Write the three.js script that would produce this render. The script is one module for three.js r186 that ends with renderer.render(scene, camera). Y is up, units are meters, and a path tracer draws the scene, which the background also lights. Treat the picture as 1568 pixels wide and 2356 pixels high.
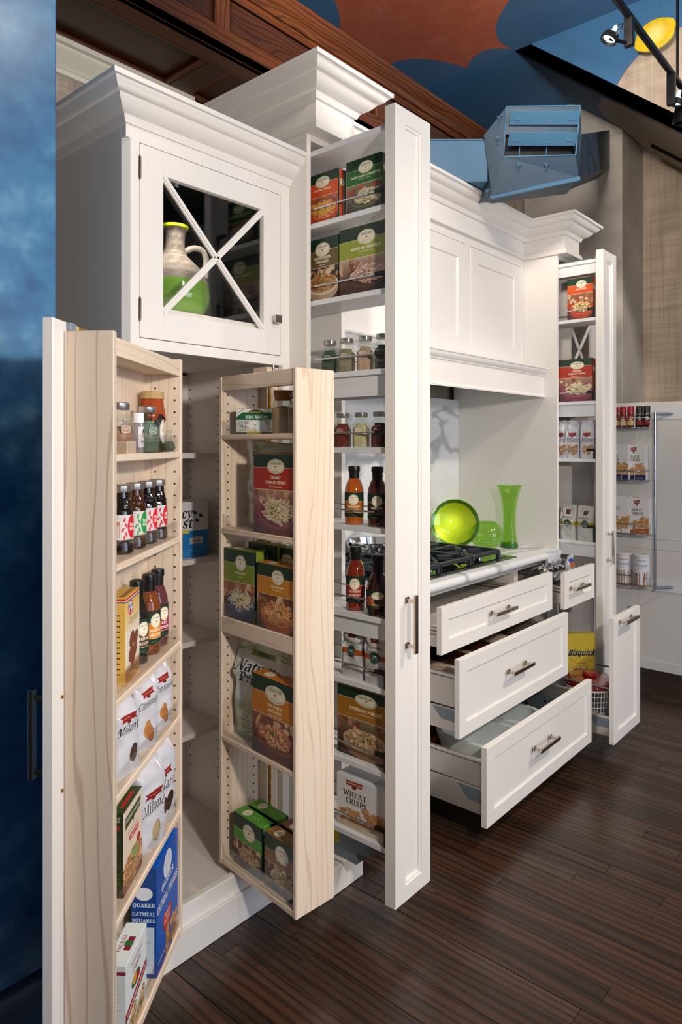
import * as THREE from 'three';
import { mergeGeometries, toCreasedNormals, mergeVertices } from 'three/addons/utils/BufferGeometryUtils.js';
import { ImprovedNoise } from 'three/addons/math/ImprovedNoise.js';
import { RectAreaLightUniformsLib } from 'three/addons/lights/RectAreaLightUniformsLib.js';

// ------------------------------------------------------------------ camera, light, exposure
const scene = new THREE.Scene();
const W = 1568, H = 2356, FOCAL = 1607.5, YAW = THREE.MathUtils.degToRad(40.9);
const camera = new THREE.PerspectiveCamera(2 * THREE.MathUtils.radToDeg(Math.atan(H / 2 / FOCAL)), W / H, 0.05, 60);
camera.position.set(0, 1.4, 0);
camera.lookAt(Math.cos(YAW), 1.4, -Math.sin(YAW));
camera.setViewOffset(W, H, 0, 156.7, W, H);           // a rising front: uprights stay upright
const renderer = new THREE.WebGLRenderer({ antialias: true });
renderer.toneMapping = THREE.LinearToneMapping;
renderer.toneMappingExposure = 1.12;
renderer.shadowMap.enabled = true;
RectAreaLightUniformsLib.init();
const AMBIENT_SKY = 0x0b0d10;
scene.background = new THREE.Color(AMBIENT_SKY);
const WARM = 0xfff1e0, COOL = 0xdfeaff;
const UNSEEN_FRONT = 7.5, SPOT_FRONT = 3.6, SPOT_DRAWERS = 13, WASH = 8.5, WALL_WASH = 17, UNSEEN_WINDOW_R = 3.3, UNSEEN_WINDOW_L = 0.08, FILL_PANEL_POWER = 2.3, NEAR_SPOT = 1.6, BLUE_WASH = 0.8;  // front lamp and windows are unseen; panels and ceiling washes are added fill

// ------------------------------------------------------------------ small tools
let seed = 7;
const rnd = () => { seed = (seed * 1664525 + 1013904223) >>> 0; return seed / 4294967296; };
const rr = (a, b) => a + (b - a) * rnd();
const NOISE = new ImprovedNoise();
function fbm(x, y, z = 0, oct = 4) { let v = 0, a = 1, f = 1, s = 0; for (let i = 0; i < oct; i++) { v += a * NOISE.noise(x * f, y * f, z + i * 7.3); s += a; a *= 0.5; f *= 2; } return v / s; }
const used = new Map();
function numbered(n) { const k = used.get(n) || 0; used.set(n, k + 1); return k ? n + '_' + String(k).padStart(3, '0') : n; }
function tag(o, label, category, group) { o.userData.label = label; o.userData.category = category; if (group) o.userData.group = group; return o; }
function thing(name, label, category, pos = [0, 0, 0], turn = 0, group) {
  const o = new THREE.Group(); o.name = numbered(name); scene.add(o);
  o.position.set(...pos); o.rotation.y = turn; tag(o, label, category, group); return o;
}
function part(name, parent, pos, turn = 0) { const o = new THREE.Group(); o.name = name; if (pos) o.position.set(...pos); o.rotation.y = turn; parent.add(o); return o; }
function fold(list) {
  const gs = (Array.isArray(list) ? list.flat(3) : [list]).filter(Boolean).map((g) => {
    g = g.index ? g.toNonIndexed() : g;
    for (const k of Object.keys(g.attributes)) if (!['position', 'normal', 'uv'].includes(k)) g.deleteAttribute(k);
    if (!g.attributes.normal) g.computeVertexNormals();
    if (!g.attributes.uv) g.setAttribute('uv', new THREE.BufferAttribute(new Float32Array(g.attributes.position.count * 2), 2));
    return g;
  });
  return gs.length === 1 ? gs[0] : mergeGeometries(gs);
}
function mesh(name, list, mat, parent = scene, label) {
  const m = new THREE.Mesh(fold(list), mat); m.name = parent === scene ? numbered(name) : name;
  m.castShadow = m.receiveShadow = true; parent.add(m); if (label) m.userData.label = label; return m;
}
function struct(name, list, mat, parent = scene) { const m = mesh(name, list, mat, parent); if (parent === scene) m.userData.kind = 'structure'; return m; }
function mv(g, x = 0, y = 0, z = 0) { g.translate(x, y, z); return g; }
function ry(g, a) { g.rotateY(a); return g; }
function rx(g, a) { g.rotateX(a); return g; }
function rz(g, a) { g.rotateZ(a); return g; }

// a box with chamfered edges; uv in metres with v along the grain axis, or a uv function (face, a, b) with a, b in 0..1
function box(x0, x1, y0, y1, z0, z1, o = {}) {
  const b = Math.min(o.b ?? 0.0015, (x1 - x0) / 2.01, (y1 - y0) / 2.01, (z1 - z0) / 2.01), grain = o.g ?? 'y', off = o.off ?? [0, 0];
  const lo = [x0, y0, z0], hi = [x1, y1, z1], pos = [], nor = [], uv = [];
  const gi = 'xyz'.indexOf(grain);
  const V = (sx, sy, sz, ax) => [sx, sy, sz].map((s, i) => (s > 0 ? hi[i] : lo[i]) - (i === ax ? 0 : s * b));
  const put = (p, n, ax, s) => {
    pos.push(...p); nor.push(...n);
    if (o.uv) {
      const ia = ax === 0 ? 2 : 0, ib = ax === 1 ? 2 : 1;
      let a = (p[ia] - lo[ia]) / (hi[ia] - lo[ia]), c = (p[ib] - lo[ib]) / (hi[ib] - lo[ib]);
      if ((ax === 0 && s > 0) || (ax === 2 && s < 0)) a = 1 - a;
      if (ax === 1 && s > 0) c = 1 - c;
      uv.push(...o.uv(ax, s, a, c));
    } else {
      let iu, iv;
      if (ax === gi) { iu = (ax + 1) % 3; iv = (ax + 2) % 3; } else { iv = gi; iu = 3 - ax - gi; }
      uv.push(p[iu] + off[0], p[iv] + off[1]);
    }
  };
  const quad = (P, n, ax, s) => {   // P in order; flipped to face n
    const e1 = new THREE.Vector3(...P[1]).sub(new THREE.Vector3(...P[0])), e2 = new THREE.Vector3(...P[2]).sub(new THREE.Vector3(...P[0]));
    const f = e1.cross(e2).dot(new THREE.Vector3(...n)) < 0;
    const idx = P.length === 3 ? (f ? [0, 2, 1] : [0, 1, 2]) : (f ? [0, 2, 1, 0, 3, 2] : [0, 1, 2, 0, 2, 3]);
    for (const i of idx) put(P[i], n, ax, s);
  };
  const S = [[-1, -1], [1, -1], [1, 1], [-1, 1]];
  for (let ax = 0; ax < 3; ax++) for (const s of [-1, 1]) {
    const n = [0, 0, 0]; n[ax] = s; const i = (ax + 1) % 3, j = (ax + 2) % 3;
    quad(S.map(([p, q]) => { const t = [0, 0, 0]; t[ax] = s; t[i] = p; t[j] = q; return V(...t, ax); }), n, ax, s);
  }
  if (b > 0) {
    for (let ax = 0; ax < 3; ax++) {
      const i = (ax + 1) % 3, j = (ax + 2) % 3;
      for (const [p, q] of S) {
        const n = [0, 0, 0]; n[i] = p * Math.SQRT1_2; n[j] = q * Math.SQRT1_2;
        const P = [[-1, i], [1, i], [1, j], [-1, j]].map(([s, face]) => { const t = [0, 0, 0]; t[ax] = s; t[i] = p; t[j] = q; return V(...t, face); });
        quad(P, n, i, p);
      }
    }
    for (const sx of [-1, 1]) for (const sy of [-1, 1]) for (const sz of [-1, 1]) {
      const r = 1 / Math.sqrt(3); quad([0, 1, 2].map((ax) => V(sx, sy, sz, ax)), [sx * r, sy * r, sz * r], 1, sy);
    }
  }
  const g = new THREE.BufferGeometry();
  g.setAttribute('position', new THREE.Float32BufferAttribute(pos, 3)); g.setAttribute('normal', new THREE.Float32BufferAttribute(nor, 3)); g.setAttribute('uv', new THREE.Float32BufferAttribute(uv, 2));
  return g;
}
function tris(pos, uv) {
  const g = new THREE.BufferGeometry(); g.setAttribute('position', new THREE.Float32BufferAttribute(pos, 3));
  g.setAttribute('uv', new THREE.Float32BufferAttribute(uv || new Array(pos.length / 3 * 2).fill(0), 2)); g.computeVertexNormals(); return g;
}
// shaker front: w x h, thickness t, frame width fr, panel recessed by rec behind a small sloped bead; front faces +z at z = t
function shaker(w, h, t, fr, rec = 0.007, bead = 0.006) {
  const c = 0.0015, P = [], U = [];
  const R = (i, z) => [[i, i, z], [w - i, i, z], [w - i, h - i, z], [i, h - i, z]];
  const rings = [R(0, 0), R(0, t - c), R(c, t), R(fr, t), R(fr + 0.0012, t - 0.0035), R(fr + bead * 0.55, t - 0.0042), R(fr + bead * 0.62, t - rec * 0.75), R(fr + bead, t - rec)];
  const q = (a, b, d, e) => { for (const p of [a, b, d, a, d, e]) { P.push(...p); U.push(p[0], p[1]); } };
  for (let k = 0; k + 1 < rings.length; k++) for (let i = 0; i < 4; i++) { const j = (i + 1) % 4; q(rings[k][i], rings[k][j], rings[k + 1][j], rings[k + 1][i]); }
  const L = rings[rings.length - 1]; q(L[0], L[1], L[2], L[3]);
  const B = rings[0]; q(B[0], B[3], B[2], B[1]);
  return tris(P, U);
}
// moulding: profile of [out, up] swept along a path of [x, z] points; outwards is to the right of the path's direction
function mould(profile, path, y = 0, caps = true) {
  const n = path.length, rings = [];
  for (let i = 0; i < n; i++) {
    const d0 = i ? [path[i][0] - path[i - 1][0], path[i][1] - path[i - 1][1]] : null, d1 = i < n - 1 ? [path[i + 1][0] - path[i][0], path[i + 1][1] - path[i][1]] : null;
    const nrm = (d) => { const l = Math.hypot(...d); return [-d[1] / l, d[0] / l]; };
    let m;
    if (d0 && d1) { const a = nrm(d0), b = nrm(d1); const k = 1 + a[0] * b[0] + a[1] * b[1]; m = [(a[0] + b[0]) / k, (a[1] + b[1]) / k]; } else m = nrm(d0 || d1);
    rings.push(profile.map(([o, u]) => [path[i][0] + m[0] * o, y + u, path[i][1] + m[1] * o]));
  }
  const P = [], U = [], q = (a, b, d, e, l0, l1, k0, k1) => { for (const [p, u, v] of [[a, l0, k0], [b, l1, k0], [d, l1, k1], [a, l0, k0], [d, l1, k1], [e, l0, k1]]) { P.push(...p); U.push(v, u); } };
  let l = 0;
  for (let i = 0; i + 1 < n; i++) {
    const l1 = l + Math.hypot(path[i + 1][0] - path[i][0], path[i + 1][1] - path[i][1]); let k = 0;
    for (let j = 0; j + 1 < profile.length; j++) {
      const k1 = k + Math.hypot(profile[j + 1][0] - profile[j][0], profile[j + 1][1] - profile[j][1]);
      q(rings[i][j], rings[i + 1][j], rings[i + 1][j + 1], rings[i][j + 1], l, l1, k, k1); k = k1;
    }
    l = l1;
  }
  let g = toCreasedNormals(tris(P, U), 0.55);
  if (caps) {
    const sh = THREE.ShapeUtils.triangulateShape(profile.map((p) => new THREE.Vector2(...p)), []), C = [];
    for (const [ring, f] of [[rings[0], 0], [rings[n - 1], 1]]) for (const t of sh) for (const k of f ? t : [t[0], t[2], t[1]]) C.push(...ring[k]);
    g = mergeGeometries([g, tris(C)]);
  }
  return g;
}
function lathe(profile, seg = 28, crease = 0.6) {
  const g = new THREE.LatheGeometry(profile.map((p) => new THREE.Vector2(Math.max(p[0], 0.00001), p[1])), seg);
  return toCreasedNormals(g.toNonIndexed(), crease);
}
function tube(points, r, closed = false, seg = 6, smooth = false) {
  const v = points.map((p) => new THREE.Vector3(...p));
  let curve;
  if (smooth) curve = new THREE.CatmullRomCurve3(v, closed); else { curve = new THREE.CurvePath(); for (let i = 0; i + 1 < v.length; i++) curve.add(new THREE.LineCurve3(v[i], v[i + 1])); if (closed) curve.add(new THREE.LineCurve3(v[v.length - 1], v[0])); }
  return new THREE.TubeGeometry(curve, smooth ? Math.max(12, points.length * 6) : (points.length - (closed ? 0 : 1)), r, seg, closed);
}
function rod(a, b, r, seg = 8) {
  const A = new THREE.Vector3(...a), B = new THREE.Vector3(...b), d = B.clone().sub(A), g = new THREE.CylinderGeometry(r, r, d.length(), seg);
  g.applyQuaternion(new THREE.Quaternion().setFromUnitVectors(new THREE.Vector3(0, 1, 0), d.clone().normalize())); g.translate(...A.add(B).multiplyScalar(0.5).toArray()); return g;
}
function bar(a, b, w, h) {   // square bar between two points
  const A = new THREE.Vector3(...a), B = new THREE.Vector3(...b), d = B.clone().sub(A), L = d.length(), g = box(-w / 2, w / 2, 0, L, -h / 2, h / 2, { b: Math.min(w, h) * 0.12 });
  g.applyQuaternion(new THREE.Quaternion().setFromUnitVectors(new THREE.Vector3(0, 1, 0), d.normalize())); g.translate(...A.toArray()); return g;
}
function cyl(r0, r1, h, seg = 24) { return mv(new THREE.CylinderGeometry(r1, r0, h, seg), 0, h / 2, 0); }
const sgp = (v, e) => Math.sign(v) * Math.pow(Math.abs(v), e);

// ------------------------------------------------------------------ textures
function canvas(w, h) { const c = document.createElement('canvas'); c.width = w; c.height = h; return c; }
function canvasTex(c, rep) { const t = new THREE.CanvasTexture(c); t.colorSpace = THREE.SRGBColorSpace; t.magFilter = THREE.LinearFilter; if (rep) { t.wrapS = t.wrapT = THREE.RepeatWrapping; t.repeat.set(rep[0], rep[1]); } return t; }
// fn(u, v) -> [r, g, b] 0..255 sRGB, tiled every (mw x mh) metres
function fieldTex(n, m, mw, mh, fn, linear = false) {
  const d = new Uint8Array(n * m * 4);
  for (let y = 0; y < m; y++) for (let x = 0; x < n; x++) { const c = fn(x / n, y / m), i = (y * n + x) * 4; d[i] = Math.max(0, Math.min(255, c[0])); d[i + 1] = Math.max(0, Math.min(255, c[1])); d[i + 2] = Math.max(0, Math.min(255, c[2])); d[i + 3] = 255; }
  const t = new THREE.DataTexture(d, n, m); t.magFilter = THREE.LinearFilter; t.minFilter = THREE.LinearMipmapLinearFilter; t.generateMipmaps = true; if (!linear) t.colorSpace = THREE.SRGBColorSpace; t.wrapS = t.wrapT = THREE.RepeatWrapping; t.repeat.set(1 / mw, 1 / mh); t.needsUpdate = true; return t;
}
const mix = (a, b, t) => a.map((v, i) => v + (b[i] - v) * t);
const clamp01 = (v) => Math.max(0, Math.min(1, v)), sm = (a, b, v) => { const t = clamp01((v - a) / (b - a)); return t * t * (3 - 2 * t); };
// tileable noise on the unit square
const tn = (u, v, f, z, oct = 4) => { const s = (p, q) => fbm(p * f, q * f, z, oct); return s(u, v) * (1 - u) * (1 - v) + s(u - 1, v) * u * (1 - v) + s(u, v - 1) * (1 - u) * v + s(u - 1, v - 1) * u * v; };
const tn2 = (u, v, fu, fv, z, oct = 4) => { const s = (p, q) => fbm(p * fu, q * fv, z, oct); return s(u, v) * (1 - u) * (1 - v) + s(u - 1, v) * u * (1 - v) + s(u, v - 1) * (1 - u) * v + s(u - 1, v - 1) * u * v; };

const std = (o) => new THREE.MeshStandardMaterial(o), phy = (o) => new THREE.MeshPhysicalMaterial(o);
const M = {};
M.white = std({ color: 0xe8e4df, roughness: 0.42 });
M.whiteIn = std({ color: 0xd9d3cd, roughness: 0.5 });
M.melamine = std({ color: 0xded7d0, roughness: 0.55 });
M.shelfWhite = std({ color: 0xe4e5e8, roughness: 0.42 });
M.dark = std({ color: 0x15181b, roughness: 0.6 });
M.black = std({ color: 0x0b0b0c, roughness: 0.4 });
M.blackMetal = std({ color: 0x141416, roughness: 0.38, metalness: 0.6 });
M.nickel = std({ color: 0xc9bdb1, roughness: 0.18, metalness: 1 });
M.nickelDark = std({ color: 0x8d8177, roughness: 0.2, metalness: 1 });
M.chrome = std({ color: 0xd6d8da, roughness: 0.1, metalness: 1 });
M.chromeWire = std({ color: 0xaeb2b6, roughness: 0.22, metalness: 1 });
M.steelSide = std({ color: 0xc9c3bd, roughness: 0.34, metalness: 0.75 });
M.slide = std({ color: 0x7d8890, roughness: 0.4, metalness: 0.6 });
M.brass = std({ color: 0xb8873a, roughness: 0.3, metalness: 1 });
M.greyPlastic = std({ color: 0x7e8a95, roughness: 0.5 });
M.acrylic = phy({ color: 0xffffff, roughness: 0.02, transmission: 1, thickness: 0, ior: 1.45 });
M.glass = phy({ color: 0xffffff, roughness: 0.0, transmission: 1, thickness: 0, ior: 1.5 });
M.jarGlass = phy({ color: 0xf3f7f4, roughness: 0.03, transmission: 1, thickness: 0, ior: 1.45 });
M.holes = std({ color: 0x3a2a1c, roughness: 0.9 });
M.lid = std({ color: 0xb9b7b4, roughness: 0.3, metalness: 0.9 });
M.blackCap = std({ color: 0x101011, roughness: 0.3 });
M.whitePlastic = std({ color: 0xeceeee, roughness: 0.4 });
// ---- surfaces of the room
// blue polished plaster: trowelled clouds and a few scratches
M.bluePlaster = std({ roughness: 0.36, map: fieldTex(512, 512, 1.5, 1.5, (u, v) => {
  const w = tn(u, v, 2.2, 1), a = tn2(u + w * 0.06, v + w * 0.05, 6, 8, 3, 5), b = tn(u, v, 26, 8, 3), k = clamp01(0.42 + 0.9 * a + 0.75 * b + 0.5 * w);
  let c = k < 0.5 ? mix([30, 80, 128], [62, 120, 164], k * 2) : mix([62, 120, 164], [150, 186, 208], (k - 0.5) * 2);
  return c;
}) });
M.greyPlaster = std({ roughness: 0.7, map: fieldTex(384, 384, 1.3, 1.3, (u, v) => {
  const a = tn(u, v, 3, 4, 5), b = tn(u, v, 13, 9, 3), k = clamp01(0.5 + 0.9 * a + 0.35 * b); return mix([142, 137, 131], [196, 191, 184], k);
}) });
// woven linen paper: uneven weft and warp with dark slubs
const linenLook = (u, v) => {
  const wx = tn2(u, v, 110, 3, 2, 2), wy = tn2(u, v, 3, 110, 5, 2), big = tn2(u, v, 22, 2, 12, 2) + tn2(u, v, 2, 22, 13, 2), s1 = tn2(u, v, 60, 2.2, 31, 1), s2 = tn2(u, v, 2.2, 60, 37, 1);
  let k = clamp01(0.58 + 0.32 * (wx + wy) + 0.28 * big); let c = mix([118, 104, 90], [196, 182, 167], k);
  if (s1 > 0.62 || s2 > 0.62) c = mix(c, [74, 62, 52], 0.7); return c;
};
const LN = 640, linenPx = new Uint8Array(LN * LN * 3); for (let y = 0; y < LN; y++) for (let x = 0; x < LN; x++) linenPx.set(linenLook(x / LN, y / LN), (y * LN + x) * 3);
const linenAt = (u, v) => { const i = ((Math.floor(v * LN) % LN) * LN + (Math.floor(u * LN) % LN)) * 3; return [linenPx[i], linenPx[i + 1], linenPx[i + 2]]; };
const linenMap = fieldTex(LN, LN, 1.2, 1.2, linenAt);
M.linen = std({ roughness: 0.85, map: linenMap, bumpMap: linenMap, bumpScale: 0.0015 });
// oak, maple and floor boards: grain along v
function woodField(base, dark, light, o) {
  return fieldTex(o.n ?? 384, o.m ?? 640, o.w, o.h, (u, v) => {
    const warp = tn2(u, v, 2.2, 1.6, o.z, 3) * o.warp, ring = Math.sin((u * o.rings + warp * o.rings) * Math.PI * 2), fine = tn2(u, v, o.fine, 5, o.z + 9, 2), bl = tn2(u, v, 3, 2, o.z + 4, 3);
    let c = mix(base, light, clamp01(0.5 + 0.8 * bl)); c = mix(c, dark, clamp01(sm(o.ringLo, 1, ring) * o.ringAmt + clamp01(fine - 0.15) * o.fineAmt)); return c;
  });
}
const oakMap = woodField([92, 52, 26], [44, 22, 10], [116, 70, 38], { w: 0.3, h: 1.1, z: 3, warp: 0.4, rings: 16, fine: 150, ringLo: 0.2, ringAmt: 0.5, fineAmt: 1.1 });
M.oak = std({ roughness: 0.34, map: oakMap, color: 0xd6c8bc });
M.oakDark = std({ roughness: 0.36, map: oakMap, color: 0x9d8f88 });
const mapleMap = woodField([226, 205, 182], [196, 162, 132], [236, 219, 199], { w: 0.22, h: 1.7, z: 15, warp: 0.5, rings: 8, fine: 90, ringLo: 0.8, ringAmt: 0.42, fineAmt: 0.25 });
M.maple = std({ roughness: 0.45, map: mapleMap });
const mapleGreyMap = woodField([205, 187, 168], [160, 134, 112], [216, 200, 182], { w: 0.3, h: 1.9, z: 41, warp: 0.6, rings: 8, fine: 90, ringLo: 0.84, ringAmt: 0.5, fineAmt: 0.3 });
M.mapleSide = std({ roughness: 0.48, map: mapleGreyMap });
const floorMap = woodField([62, 44, 35], [22, 14, 11], [86, 64, 51], { w: 0.26, h: 1.3, z: 55, warp: 0.18, rings: 9, fine: 150, ringLo: 0.0, ringAmt: 0.5, fineAmt: 1.2 });
M.floor = [0xffffff, 0xe2d8d0, 0xcfc8c2, 0xf6e2d2, 0xbcb2aa].map((color, i) => std({ color, roughness: 0.27 + 0.05 * (i % 3), map: floorMap }));
M.marble = std({ roughness: 0.2, map: fieldTex(512, 512, 1.1, 1.1, (u, v) => {
  const w = tn(u, v, 2.5, 60, 4), t = Math.abs(tn2(u + w * 0.22, v + w * 0.2, 1.6, 3.6, 66, 4)), cl = tn2(u, v, 2, 5, 71, 4);
  let c = mix([234, 234, 233], [210, 213, 215], clamp01(0.35 + 1.1 * cl)); c = mix([176, 179, 182], c, sm(0, 0.05, t)); return c;
}) });
M.cream = std({ color: 0xded9c6, roughness: 0.5 });
M.ceilWhite = std({ color: 0xb9b6b0, roughness: 0.9 });
M.wallGrey = std({ color: 0xa9a49d, roughness: 0.9 });
M.bluePaint = std({ color: 0x2f628f, roughness: 0.6 });
M.ductBlue = std({ color: 0x2a3e50, roughness: 0.5 });
M.ductBlueLight = std({ color: 0x375f7e, roughness: 0.5 });

// ---- printed packaging: every print gets a rectangle on one of the sheets
const SHEET = 2048, sheets = [];
function sheet() {
  const c = canvas(SHEET, SHEET), s = { c, x: c.getContext('2d'), px: 2, py: 2, row: 0 };
  s.x.fillStyle = '#999'; s.x.fillRect(0, 0, SHEET, SHEET); sheets.push(s); return s;
}
let cur = sheet();
function print(w, h, draw, ppm = 1500) {          // w, h in metres
  const a = Math.max(8, Math.round(w * ppm)), b = Math.max(8, Math.round(h * ppm));
  if (cur.px + a + 4 > SHEET) { cur.px = 2; cur.py += cur.row + 4; cur.row = 0; }
  if (cur.py + b + 4 > SHEET) cur = sheet();
  const X = cur.px, Y = cur.py, c = cur.x; cur.px += a + 4; cur.row = Math.max(cur.row, b);
  c.save(); c.beginPath(); c.rect(X - 1, Y - 1, a + 2, b + 2); c.clip(); c.translate(X, Y); draw(c, a, b); c.restore();
  const id = sheets.indexOf(cur);
  return { id, at: (u, v) => [(X + 0.5 + u * (a - 1)) / SHEET, 1 - (Y + 0.5 + (1 - v) * (b - 1)) / SHEET] };
}
const printMats = {};
function printMat(id, kind = 'card') {
  const k = id + kind; if (printMats[k]) return printMats[k];
  const o = { card: { roughness: 0.38 }, foil: { roughness: 0.34, color: 0xdcdce0 }, paper: { roughness: 0.7 } }[kind];
  sheets[id].t = sheets[id].t || canvasTex(sheets[id].c);
  return (printMats[k] = std({ map: sheets[id].t, ...o }));
}
const solid = (col) => (c, w, h) => { c.fillStyle = col; c.fillRect(-2, -2, w + 4, h + 4); };
function text(c, s, x, y, size, col, o = {}) {
  c.save(); c.translate(x, y); if (o.rot) c.rotate(o.rot); c.transform(o.sx ?? 1, 0, o.skew ?? 0, 1, 0, 0);
  c.font = (o.w || 'bold') + ' ' + size + 'px ' + (o.f || 'sans-serif'); c.textAlign = o.a || 'center'; c.textBaseline = 'middle';
  if (o.max) { const m = c.measureText(s).width; if (m > o.max) c.scale(o.max / m, 1); }
  if (o.stroke) { c.lineWidth = o.lw || size * 0.14; c.strokeStyle = o.stroke; c.lineJoin = 'round'; c.strokeText(s, 0, 0); }
  c.fillStyle = col; c.fillText(s, 0, 0); c.restore();
}
const hx = (r, g, b) => 'rgb(' + (r | 0) + ',' + (g | 0) + ',' + (b | 0) + ')';
function ell(c, x, y, a, b, col, rot = 0) { c.fillStyle = col; c.beginPath(); c.ellipse(x, y, Math.max(0.1, a), Math.max(0.1, b), rot, 0, Math.PI * 2); c.fill(); }
function fauxLines(c, x, y, w, n, step, col, lw = 1) { c.strokeStyle = col; c.lineWidth = lw; for (let i = 0; i < n; i++) { c.beginPath(); c.moveTo(x, y + i * step); c.lineTo(x + w * rr(0.6, 1), y + i * step); c.stroke(); } }
// a printed picture of a bowl of food
function food(c, x, y, a, b, bowl, tones, kind, n = 90) {
  ell(c, x, y + b * 0.35, a, b * 0.95, bowl[1]); ell(c, x, y, a, b * 0.8, bowl[0]); ell(c, x, y - b * 0.04, a * 0.9, b * 0.66, bowl[1]);
  c.lineCap = 'round';
  for (let i = 0; i < n; i++) {
    const t = rr(0, 6.283), r = Math.sqrt(rnd()), px = x + Math.cos(t) * r * a * 0.82, py = y - b * 0.16 + Math.sin(t) * r * b * 0.58, k = rnd(), col = hx(...mix(tones[0], tones[1], k));
    if (kind === 'tube') { const q = rr(-0.9, 0.5), L = a * rr(0.16, 0.26); c.lineWidth = a * 0.09; c.strokeStyle = hx(...mix(tones[0], [60, 30, 20], 0.55)); c.beginPath(); c.moveTo(px, py + 1.5); c.lineTo(px + L * Math.cos(q), py + 1.5 + L * Math.sin(q)); c.stroke(); c.lineWidth = a * 0.07; c.strokeStyle = col; c.beginPath(); c.moveTo(px, py); c.lineTo(px + L * Math.cos(q), py + L * Math.sin(q)); c.stroke(); }
    else if (kind === 'curl') { c.lineWidth = a * 0.035; c.strokeStyle = col; c.beginPath(); c.ellipse(px, py, a * rr(0.08, 0.2), a * rr(0.05, 0.13), t, 0, rr(3, 6)); c.stroke(); }
    else { const q = a * rr(0.05, 0.1); ell(c, px, py + q * 0.35, q, q * 0.8, hx(...mix(tones[0], [40, 25, 15], 0.6)), t); ell(c, px, py, q, q * 0.75, col, t); }
  }
  for (let i = 0; i < 6; i++) ell(c, x + rr(-0.25, 0.25) * a, y - b * 0.2 + rr(-0.2, 0.2) * b, a * 0.05, a * 0.03, hx(70, 100, 40), rr(0, 3));
}
function badge(c, x, y, a, b, s = 'ARCHER FARMS') {
  ell(c, x, y, a * 1.04, b * 1.06, '#d8cfa8'); ell(c, x, y, a, b, '#efe8cf'); c.strokeStyle = '#6b6a45'; c.lineWidth = Math.max(0.6, a * 0.02); c.beginPath(); c.ellipse(x, y, a * 0.92, b * 0.88, 0, 0, 6.3); c.stroke();
  text(c, s, x, y - b * 0.45, a * 0.24, '#3c4a2c', { f: 'serif', max: a * 1.3 });
  c.fillStyle = '#9c2f1d'; c.beginPath(); c.moveTo(x - a * 0.12, y - b * 0.1); c.lineTo(x - a * 0.02, y + b * 0.2); c.lineTo(x + a * 0.06, y + b * 0.16); c.lineTo(x + a * 0.13, y - b * 0.2); c.lineTo(x + a * 0.03, y - b * 0.02); c.fill();
  fauxLines(c, x - a * 0.5, y + b * 0.45, a, 2, b * 0.2, '#8a8a6a', Math.max(0.5, a * 0.015));
}
// dark green carton with a cream oval, a coloured band with the title and a bowl below
function farmFront(o) {
  return (c, w, h) => {
    solid(o.ground || '#5a3020')(c, w, h);
    const y0 = h * (o.band0 ?? 0.2), y1 = h * (o.band1 ?? 0.46);
    const g = c.createLinearGradient(0, y1, 0, h); g.addColorStop(0, o.ground2 || '#b08a68'); g.addColorStop(0.45, o.ground || '#5a3020'); g.addColorStop(1, o.ground3 || '#2e1712'); c.fillStyle = g; c.fillRect(0, y1, w, h);
    for (let i = 0; i < 14; i++) ell(c, rr(0, w), y1 + rr(0.02, 0.2) * h, w * rr(0.03, 0.13), h * rr(0.02, 0.05), hx(...mix(o.extra || [230, 200, 160], [120, 60, 40], rnd())), rr(0, 3));
    food(c, w * (o.fx ?? 0.56), h * (o.fy ?? 0.74), w * (o.fa ?? 0.44), h * (o.fb ?? 0.2), o.bowl, o.tones, o.kind, o.n || 110);
    c.fillStyle = '#12301f'; c.fillRect(-2, -2, w + 4, y0 + 2); c.strokeStyle = 'rgba(60,100,70,.35)'; c.lineWidth = 1; for (let i = -h; i < w; i += 6) { c.beginPath(); c.moveTo(i, 0); c.lineTo(i + y0, y0); c.stroke(); }
    c.fillStyle = o.band; c.fillRect(-2, y0, w + 4, y1 - y0); c.fillStyle = '#e9dfc0'; c.fillRect(-2, y0 - 1, w + 4, Math.max(1, h * 0.006)); c.fillRect(-2, y1, w + 4, Math.max(1, h * 0.008));
    badge(c, w * (o.lx ?? 0.56), y0 * 0.92, w * (o.la ?? 0.2), y0 * 0.52);
    (o.title || []).forEach((t, i) => text(c, t, w * (o.tx ?? 0.55), y0 + (y1 - y0) * ((o.ty ?? 0.5) + i * 0.22), h * (o.ts ?? 0.05), '#fbf3df', { max: w * 0.82, skew: 0 }));
    if (o.sub) text(c, o.sub, w * (o.tx ?? 0.55), y0 + (y1 - y0) * ((o.ty ?? 0.5) + (o.title || []).length * 0.22 - 0.02), h * 0.024, '#f6e6c8', { w: '', max: w * 0.7 });
    fauxLines(c, w * 0.07, h * 0.95, w * 0.25, 2, h * 0.02, 'rgba(255,250,240,.6)');
  };
}
const farmSide = (band) => (c, w, h) => { solid('#12301f')(c, w, h); c.fillStyle = band; c.fillRect(w * 0.2, 0, w * 0.55, h); ell(c, w * 0.5, h * 0.25, w * 0.28, h * 0.07, '#e9e2c6'); c.fillStyle = '#e9dfc0'; c.fillRect(w * 0.17, 0, 1.2, h); };
const farmTop = (band) => (c, w, h) => { solid(band)(c, w, h); ell(c, w * 0.3, h * 0.5, w * 0.11, h * 0.36, '#e9e2c6'); text(c, '\u2022', w * 0.3, h * 0.5, h * 0.3, '#9c2f1d'); fauxLines(c, w * 0.5, h * 0.45, w * 0.3, 2, h * 0.16, 'rgba(255,250,230,.8)', 1.5); c.fillStyle = '#e9dfc0'; c.fillRect(0, 0, w, 1.5); };

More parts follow.
